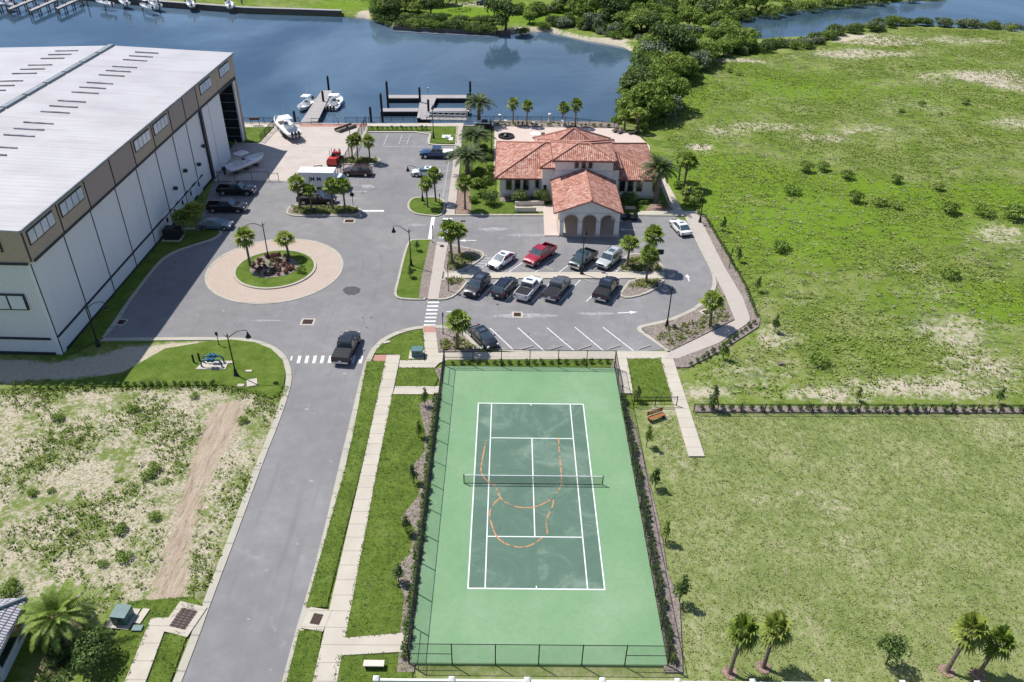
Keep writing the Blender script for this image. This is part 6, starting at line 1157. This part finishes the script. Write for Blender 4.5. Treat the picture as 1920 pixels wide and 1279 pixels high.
o = make_tree(3.2, 1.25, 61, 'leaf_dark', 800, .22, .07, .4, 'young_tree', 'round-headed young tree on the pale lawn between the palm pairs', 'young tree'); g_ = P(1660, 1245); o.location = (g_.x, g_.y, -.04)
o = make_tree(2.6, 1.9, 62, 'leaf_dark', 2600, .22, .1, .12, 'garden_tree', 'bushy dark green tree between house and transformer cabinet', 'tree'); g_ = P(182, 1238); o.location = (g_.x, g_.y, .1)
RS = Proto(make_shrub(2.0, 1.25, 65, 'leaf_dark', 1500, .2, 'clipped_shrub'))
for x, y, s, lb in [(920, 384, 1.15, 'round clipped shrub at the left corner of the clubhouse'), (975, 381, 1.15, 'round clipped shrub under the left wing windows'), (1017, 381, 1.15, 'round clipped shrub left of the porch roof'), (1177, 386, 1.2, 'dark round shrub right of the porch'), (1243, 390, .6, 'low round shrub beside the front date palm')]:
    g_ = P(x, y); RS.put((g_.x, g_.y, .1), x, s, lb, 'round shrubs in front of the clubhouse')
LS = Proto(make_shrub(1.3, 1.0, 66, 'leaf_mid', 700, .26, 'garden_shrub'))
for i, (x, y, s) in enumerate([(900, 330, 1.2), (912, 345, 1.1), (896, 352, 1.3), (905, 370, 1), (888, 380, .9), (915, 300, 1), (920, 320, .8), (907, 282, .9), (885, 350, .9), (1290, 372, 1.5), (1297, 385, 1.2), (1270, 352, .9), (1305, 375, 1.3)]):
    g_ = P(x, y); LS.put((g_.x, g_.y, .1), i * 1.1, s, 'leafy green shrub in the garden left of the clubhouse' if i < 9 else 'leafy green shrub beside the path right of the clubhouse', 'garden shrubs left of the clubhouse' if i < 9 else 'garden shrubs right of the clubhouse')
HS = [Proto(make_shrub(.75, .36, 71 + i, ['leaf_dark', 'leaf_mid'][i], 170, .15, 'hedge_plant')) for i in range(2)]
def hedge(path, n, lb, grp, s=1.0, z=.12, k=0, jit=.12):
    pts = [Vector(P2(x, y)) for x, y in path]; L = [(pts[i + 1] - pts[i]).length for i in range(len(pts) - 1)]; T_ = sum(L)
    for j in range(n):
        d = T_ * (j + .5) / n; i = 0
        while i < len(L) - 1 and d > L[i]: d -= L[i]; i += 1
        q = pts[i] + (pts[i + 1] - pts[i]) * d / L[i]; HS[k].put((q.x + random.uniform(-jit, jit), q.y + random.uniform(-jit, jit), z), random.uniform(0, 6), s * random.uniform(.8, 1.2), lb, grp)
hedge([(842, 684), (1146, 683)], 20, 'low hedge plant between the court and the parking pavement', 'hedge plants above the court', .85)
hedge([(820, 745), (806, 860), (790, 1000), (772, 1130), (759, 1240)], 60, 'dark hedge plant along the left fence of the court', 'hedge plants left of the court', .95)
hedge([(1165, 745), (1184, 830), (1208, 960), (1232, 1090), (1262, 1250)], 64, 'dark hedge plant along the right fence of the court', 'hedge plants right of the court', 1.0)
hedge([(1306, 402), (1322, 409), (1357, 468), (1396, 536), (1420, 598)], 44, 'clipped hedge plant along the outer edge of the loop path', 'hedge plants along the loop path', .75, .1, 0, .05)
hedge([(1418, 606), (1350, 655), (1290, 688)], 14, 'hedge plant below the path corner', 'hedge plants below the path corner', .85, .1)
hedge([(1308, 769), (1920, 772)], 34, 'dark hedge plant in the mulch strip of the long fence', 'hedge plants at the long fence', 1.0, .1)
hedge([(190, 724), (405, 722)], 15, 'dark hedge plant on the line between lawn and sandy lot', 'hedge plants above the sandy lot', .8, .1)
hedge([(20, 729), (180, 726)], 10, 'shaded hedge plant by the gravel track at the far left', 'hedge plants in the hall shade', .7, .1)
hedge([(694, 243), (804, 243)], 12, 'low hedge plant between waterfront walk and parking', 'hedge plants at the waterfront', .9, .1)
hedge([(1188, 385), (1214, 384)], 5, 'low hedge plant under the right wing windows', 'hedge plants under the right wing', .9, .1); hedge([(945, 375), (1030, 375)], 9, 'low hedge plant under the left wing windows', 'hedge plants under the left wing', .9, .1); hedge([(930, 236), (1150, 239)], 24, 'low plant in the bed along the deck railing', 'plants along the deck railing', .9, .1, 1, .4)
# round bed plants
PP = Proto(make_shrub(.6, .42, 75, 'leaf_purple', 160, .2, 'bed_plant')); PG = Proto(make_shrub(.7, .5, 76, 'leaf_mid', 160, .18, 'bed_plant'))
bedp = chaikin(W([(468, 508), (478, 490), (500, 481), (530, 480), (554, 491), (560, 505), (540, 516), (500, 521), (480, 518)]), 1, True); k = 0
for x, y in polypts(bedp, 90, 5):
    if k % 3 == 2: PG.put((x, y, .19), k, random.uniform(.4, .65), 'low green plant among the purple ones in the round island bed', 'low green plants in the round island'); k += 1; continue
    PP.put((x, y, .19), k, random.uniform(.5, .95), 'dark purple leaved plant in the round island bed', 'purple plants in the round island'); k += 1
for x, y in [(560, 512), (569, 514), (566, 507)]: PG.put((*P2(x, y), .16), x, 1.0, 'green shrub at the right edge of the round island bed', 'green shrubs in the round island')
# ground cover in the planting beds
covers = [[(548, 389), (668, 389), (670, 401), (550, 402)], [(640, 297), (705, 298), (705, 307), (636, 307)], [(842, 475), (870, 478), (895, 482), (862, 508), (840, 508)], [(840, 524), (874, 525), (860, 533), (838, 534)], [(1160, 508), (1185, 484), (1215, 487), (1240, 505), (1238, 511)], [(1190, 526), (1238, 526), (1222, 540), (1182, 540)],
          [(1228, 635), (1250, 618), (1300, 605), (1345, 568), (1372, 597), (1262, 652)], [(823, 640), (862, 636), (895, 655), (826, 658)]]
for i, pg in enumerate(covers):
    p_ = W(pg); a_ = abs(sum(p_[j][0] * p_[(j + 1) % len(p_)][1] - p_[(j + 1) % len(p_)][0] * p_[j][1] for j in range(len(p_)))) / 2; q = polypts(p_, int(a_ * 20), 100 + i)
    scatter('ground_cover', q, .34, 'cover', 200 + i, 7, label=['low cover plants on the four palm island', 'low cover plants on the three palm island', 'low cover plants in the upper left parking bed', 'low cover plants in the lower left parking bed', 'low cover plants on the right palm island', 'low cover plants in the small lower right island', 'low cover plants in the corner bed by the path', 'low cover plants left of the black parked car'][i], cat='ground cover')
q = polypts(W([(72, 1300), (86, 1215), (100, 1180), (150, 1200), (120, 1290)]), 200, 9); scatter('ground_cover', q, .5, 'leaf_dark', 300, 8, label='dark planting in the shade of the corner house', cat='ground cover')
# wild bushes dotted over the field
WB = [Proto(make_shrub(1.3, .95, 81, 'leaf_mid', 420, .26, 'wild_bush')), Proto(make_shrub(1.1, 1.2, 82, 'leaf_light', 420, .26, 'wild_bush'))]
nb = ['wild bush in the far field left of its neighbour', 'wild bush in the far field right of its neighbour']
for i, (x, y, s, k, lb) in enumerate([(1726, 202, .95, 0, 'left of two dark wild bushes high in the field'), (1807, 199, 1.1, 0, 'right of two dark wild bushes high in the field'), (1688, 217, .7, 1, 'low wild bush left below the two dark ones'), (1366, 137, .9, 0, 'dark wild bush near the bare sandy strip by the trees'), (1385, 143, .9, 1, 'spreading low bush below the bare sandy strip'),
    (1508, 325, 1.5, 0, 'leftmost of the three dark bushes above the green band'), (1540, 322, 1.3, 0, 'middle of the three dark bushes above the green band'), (1586, 336, 1.3, 0, 'right of the three dark bushes above the green band'), (1678, 345, 1.2, 0, 'dark upright bush right of the three'), (1756, 360, 1.1, 0, 'dark narrow bush farther right in the green band'),
    (1484, 368, 1.3, 1, 'left low bush of the lower row in the green band'), (1600, 384, 1.5, 0, 'large dark bush in the lower row of the green band'), (1645, 388, 1.2, 1, 'bush right beside the large dark one'), (1680, 392, 1.0, 1, 'small bush of the lower row'), (1780, 398, 1.5, 0, 'wide dark bush of the lower row at the right'), (1895, 412, 2.0, 0, 'dark bush mass at the right edge of the photo'), (1845, 405, 1.4, 1, 'bush just left of the right edge mass'),
    (1463, 470, 1.3, 1, 'bush in the field right of the loop path'), (1778, 520, 1.2, 1, 'lone green bush in the middle right of the field'), (1535, 682, 1.05, 1, 'bright green bush near the lower field'), (1288, 222, .8, 1, 'small bush at the edge of the tree belt'), (1762, 220, .5, 0, 'tiny wild bush below the two dark ones')]):
    o = WB[k].put(at(x, y), i * 2.1, s, lb, 'wild bushes in the field')
bp = []
for (ax_, ay_), (bx_, by_) in zip([(0, 733), (200, 727), (420, 724), (470, 737), (510, 749), (526, 742)], [(200, 727), (420, 724), (470, 737), (510, 749), (526, 742), (536, 725)]):
    A_, B_ = P(ax_, ay_), P(bx_, by_); nn_ = int((B_ - A_).length * 14)
    for k in range(nn_): q_ = A_.lerp(B_, random.random()); bp.append((q_.x + random.gauss(0, .3), q_.y + random.gauss(-.1, .35)))
scatter('edge_weeds', bp, .3, 'weed', 33, 5, zfun=lambda x, y: .0, label='weeds fringing the lawn above the sandy lot', cat='weeds')
# tall weeds in the sandy lot
for i, (x, y, s) in enumerate([(250, 770, 1.0), (365, 745, .8), (110, 785, 1.0), (62, 925, .8), (275, 895, 1.1), (290, 880, 1.1), (98, 922, .6), (290, 970, .9), (225, 995, 1.0), (235, 1048, 1.1), (135, 1000, .7), (455, 790, .9), (20, 1110, 1.3), (195, 1060, .7)]):
    WB[1].put(at(x, y), i * 1.7, s * .6, ['weed clump in the upper middle of the sandy lot', 'weed clump near the top of the dirt track', 'weed clump below the far left hedge', 'weed clump at the left edge beside its small neighbour', 'upper of the big weed clumps left of the dirt track', 'brightest big weed clump left of the dirt track', 'small weed clump at the left of the sandy lot', 'weed clump halfway down the dirt track', 'weed clump in the lower middle of the sandy lot', 'lowest weed clump above the transformer cabinet', 'small weed clump on the bare sand', 'weed clump between dirt track and road kerb', 'wide weed clump above the tiled house roof', 'faint weed clump right of the date palm'][i], 'weed clumps in the sandy lot')
pl = polypts(lotp if isinstance(lotp, list) else lotp, 10000, 21); nzf = np.sin(pl[:, 0] * .55 + 2 * np.sin(pl[:, 1] * .31)) + np.sin(pl[:, 1] * .48 + 1.7 * np.sin(pl[:, 0] * .23)) + rng.normal(size=len(pl)) * .7
off = sdist(pl[:, 0], pl[:, 1], trk) < -.2; pl = pl[(nzf > .3) & off & (pl[:, 0] > -62)]; scatter('weeds', pl, .30, 'weed', 22, 6, zfun=gz, label='patchy green weeds over the sandy lot', cat='weeds')
fieldp = W([(1300, 400), (1250, 260), (1285, 170), (1330, 118), (1500, 100), (1700, 52), (1990, 62), (1990, 745), (1330, 745), (1300, 700), (1430, 615)])
pf = polypts(fieldp, 110000, 23); cam_d = np.hypot(pf[:, 0] - CAM[0], pf[:, 1] - CAM[1]); nzf = np.sin(pf[:, 0] * .21 + 2 * np.sin(pf[:, 1] * .13)) + np.sin(pf[:, 1] * .26 + 1.7 * np.sin(pf[:, 0] * .11)) + rng.normal(size=len(pf)) * .9
pf_ = pf[(nzf > .2)]; scatter('tall_grass', pf_[:22000], .42, 'weed', 24, 4, zfun=gz, tall=.7, label='rough green grass tufts over the field', cat='grass'); pf_ = pf[(nzf < -.2)]; scatter('dry_grass', pf_[:6000], .42, 'straw', 25, 4, zfun=gz, tall=.7, label='pale dry grass tufts over the field', cat='grass')
# ================================================================== WILD TREES ROUND THE WATER
TP = [Proto(make_tree(6.5, 4.2, 91, 'leaf_mid', 2600, .62, name='tree')), Proto(make_tree(7.0, 4.0, 92, 'leaf_dark', 2600, .6, name='tree')), Proto(make_tree(5.5, 4.0, 93, 'leaf_light', 2400, .6, name='tree')), Proto(make_tree(6.0, 3.8, 94, 'leaf_grey', 2400, .58, name='tree')), Proto(make_tree(4.0, 3.4, 95, 'leaf_mid', 2000, .5, .2, .12, name='bush_tree'))]
for x, y, k, s, lb in [(1262, 122, 1, 1.35, 'large dark spreading tree at the inner edge of the tree belt'), (948, 56, 1, 1.25, 'large dark tree on the far bank above its reflection'), (1215, 222, 0, 1.15, 'bright green tree at the corner of the pool deck'), (1245, 205, 0, 1.1, 'round green tree beside the field edge'), (1190, 190, 1, .95, 'dark tree leaning over the canal'), (1232, 165, 2, 1.0, 'light green tree halfway up the canal side'), (1205, 158, 1, .9, 'dark green tree at the narrow bend of the bank'),
    (1222, 128, 3, 1.1, 'grey green tree beside the large dark spreading tree'), (1250, 92, 3, 1.0, 'pale grey green tree behind the large dark spreading tree'), (725, 30, 0, 1.0, 'green tree beside the far boat ramp'), (760, 22, 0, 1.1, 'second green tree right of the far boat ramp'), (795, 10, 1, 1.1, 'dark tree in the row behind the far bank'), (830, 8, 1, 1.0, 'dark tree farther right in the row behind the far bank'), (1150, 50, 1, 1.3, 'dark tall tree above the far sandy beach'), (1110, 55, 3, .8, 'grey green bush tree at the far sandy beach'), (1240, 30, 3, 1.2, 'blue grey tree near the neck of the lagoon'), (1185, 25, 1, 1.3, 'dark tree among the far woods')]:
    q = at(x, y); TP[k].put((q[0], q[1], max(q[2], -.3) - .2), x * .9, s, lb, 'trees round the canal')
OFF = []
def inview(x, y, z):
    d = np.array([x, y, z]) - CAM; f_ = d @ WX; u_ = 960 + FPX * (d @ AX) / f_; v_ = 639.5 - FPX * (d @ UX) / f_; return v_ > -2 and -30 < u_ < 1950
def wood(poly, n, seed, kinds, s0, s1, lb, grp, mind):
    pts = polypts(W(poly), n * 12, seed); keep = []; rr = random.Random(seed)
    for x, y in pts:
        if len(keep) >= n: break
        if all((x - a) ** 2 + (y - b_) ** 2 > mind * mind for a, b_ in keep) and gz(x, y) > -.6: keep.append((x, y))
    OFF.extend([q for q in keep if not inview(q[0], q[1], 3.0)]); keep = [q for q in keep if inview(q[0], q[1], 3.0)]
    for x, y in keep: k = rr.choice(kinds); TP[k].put((x, y, gz(x, y) - .3), rr.uniform(0, 6.28), rr.uniform(s0, s1), lb, grp)
wood([(1192, 100), (1335, 75), (1352, 45), (1372, 78), (1420, 92), (1330, 118), (1312, 138), (1262, 165), (1250, 225), (1205, 238), (1180, 228), (1172, 195), (1200, 155)], 80, 5, [0, 0, 2, 2, 3, 4], .6, .95, 'green tree in the dense belt between canal and field', 'trees of the belt between canal and field', 2.9)
wood([(1140, 62), (1195, 72), (1340, 58), (1350, 35), (1440, 20), (1660, -8), (1700, -60), (1050, -50), (1060, 5), (1080, 40)], 230, 6, [0, 0, 2, 3, 0, 2, 1], .8, 1.25, 'tree of the far woods above the canal', 'trees of the far woods', 3.2)
wood([(640, 4), (470, -8), (300, -30), (300, -90), (700, -60), (690, 6)], 40, 12, [0, 1, 3], .7, 1.0, 'tree behind the far seawall and lift docks', 'trees behind the far seawall', 4.6)
wood([(716, 36), (800, 34), (880, 8), (890, -50), (690, -50), (705, 20)], 46, 8, [0, 1, 0], .7, 1.0, 'tree behind the far bank of the canal', 'trees behind the far bank', 3.4)
tag(leafcloud('far_woods', [(x, y, 2.8, 3.6, 3.6, 3.2) for x, y in OFF], 26000, 1.1, MT['leaf_mid'], None, 777), 'unbroken woods standing beyond the far banks', 'woods', None, 'stuff')
SH = [Proto(make_shrub(2.3, 1.9, 85 + i, ['leaf_mid', 'leaf_dark', 'leaf_grey'][i], 700, .36, 'bank_shrub')) for i in range(3)]
def band(path, n, s0, s1, lb, grp, jit=1.2, seed=3, kinds=(0, 1, 2)):
    rr = random.Random(seed); pts = [Vector(P2(x, y)) for x, y in path]; L = [(pts[i + 1] - pts[i]).length for i in range(len(pts) - 1)]; T_ = sum(L)
    for j in range(n):
        d = T_ * (j + .5) / n; i = 0
        while i < len(L) - 1 and d > L[i]: d -= L[i]; i += 1
        q = pts[i] + (pts[i + 1] - pts[i]) * min(1, d / L[i]); x, y = q.x + rr.uniform(-jit, jit), q.y + rr.uniform(-jit, jit); SH[rr.choice(kinds)].put((x, y, max(-.9, gz(x, y)) - .1), rr.uniform(0, 6), rr.uniform(s0, s1), lb, grp)
band([(1395, 102), (1440, 92), (1500, 88), (1560, 70), (1620, 56), (1680, 47), (1760, 48), (1840, 50), (1940, 60)], 80, .8, 1.3, 'shrub of the green band along the lagoon bank', 'shrubs along the lagoon', 2.0, 4)
band([(1400, 92), (1370, 78), (1352, 48)], 14, 1, 1.5, 'shrub at the head of the lagoon', 'shrubs at the head of the lagoon', 2.0, 14)
band([(1345, 44), (1440, 26), (1540, 12), (1640, 2), (1760, -8)], 30, 1.0, 1.6, 'shrub on the far side of the lagoon', 'shrubs beyond the lagoon', 2.0, 5, (0, 1))
band([(738, 46), (800, 50), (870, 54), (925, 57)], 26, .7, 1.15, 'dark shrub hanging over the far bulkhead', 'shrubs over the far bulkhead', .9, 6, (0, 1))
wood([(985, 46), (1060, 44), (1075, 10), (1050, -30), (900, -40), (880, 2), (960, 20)], 34, 15, [4, 2, 0], .5, .9, 'low tree in the meadow behind the far bank', 'low trees behind the far bank', 4.2)
band([(960, 30), (1000, 22), (1060, 18)], 14, .6, 1.2, 'shrub in the meadow behind the far bank', 'shrubs in the far meadow', 4.0, 17, (0, 2))
band([(720, 36), (790, 42), (860, 44), (930, 46)], 22, .8, 1.3, 'green shrub behind the far bulkhead', 'shrubs behind the far bulkhead', 1.8, 18, (0, 1))
band([(1030, 46), (1080, 48), (1130, 56), (1180, 66)], 26, .9, 1.5, 'tall shrub behind the far sandy beach', 'tall shrubs behind the far beach', 2.2, 19, (0, 1, 2))
band([(975, 56), (1010, 50), (1050, 50), (1080, 52), (1120, 60), (1160, 70), (1190, 76)], 24, .5, 1.0, 'low shrub behind the far sandy beach', 'shrubs behind the far beach', 2.0, 7, (0, 2))
band([(1163, 236), (1172, 205), (1182, 170), (1196, 138), (1200, 100)], 30, .7, 1.2, 'shrub crowding the east bank of the canal', 'shrubs on the east bank', 1.2, 8, (0, 1))
band([(1200, 250), (1215, 238), (1245, 225), (1262, 190), (1272, 150), (1320, 128)], 20, .5, .9, 'low shrub where the tree belt meets the field', 'shrubs at the field edge', 1.0, 9, (0,))
band([(700, 22), (712, 34), (735, 45)], 8, .6, 1.1, 'shrub at the end of the far boat ramp', 'shrubs at the far ramp', 1.0, 10, (0, 1))

# short grass blades over the lawns, a little over their edges
pts = []
for i, pg in enumerate(LAWNS):
    a = np.array(pg); c_ = a.mean(0); ar = abs(sum(pg[j][0] * pg[(j + 1) % len(pg)][1] - pg[(j + 1) % len(pg)][0] * pg[j][1] for j in range(len(pg)))) / 2; box = np.prod(a.max(0) - a.min(0)); far = np.hypot(*(c_ - CAM[:2]))
    pts.append(polypts(pg, int(box * (16 if far < 75 else 6)), 400 + i))
    for j in range(len(pg)):
        p0, p1 = a[j], a[(j + 1) % len(pg)]; L = np.hypot(*(p1 - p0)); n = int(L * 5); r_ = np.random.default_rng(500 + i * 20 + j); q = p0 + (p1 - p0) * r_.random((n, 1)) + r_.normal(size=(n, 2)) * .04; pts.append(q)
q = np.concatenate(pts); q = q[(q[:, 1] > -12) & (q[:, 0] > -75)]; scatter('lawn_grass', q, .13, 'blade', 26, 4, label='short green lawn grass', cat='grass')
lw = polypts([(15.6, -8), (60, -8), (78, 22.4), (17.5, 22.4)], 30000, 27); h_ = len(lw) // 4; scatter('pale_lawn_grass', lw[:h_], .16, 'straw', 28, 4, zfun=gz, label='pale dry lawn grass', cat='grass'); scatter('green_lawn_grass', lw[h_:], .16, 'weed', 29, 4, zfun=gz, label='thin green grass in the pale lawn', cat='grass')
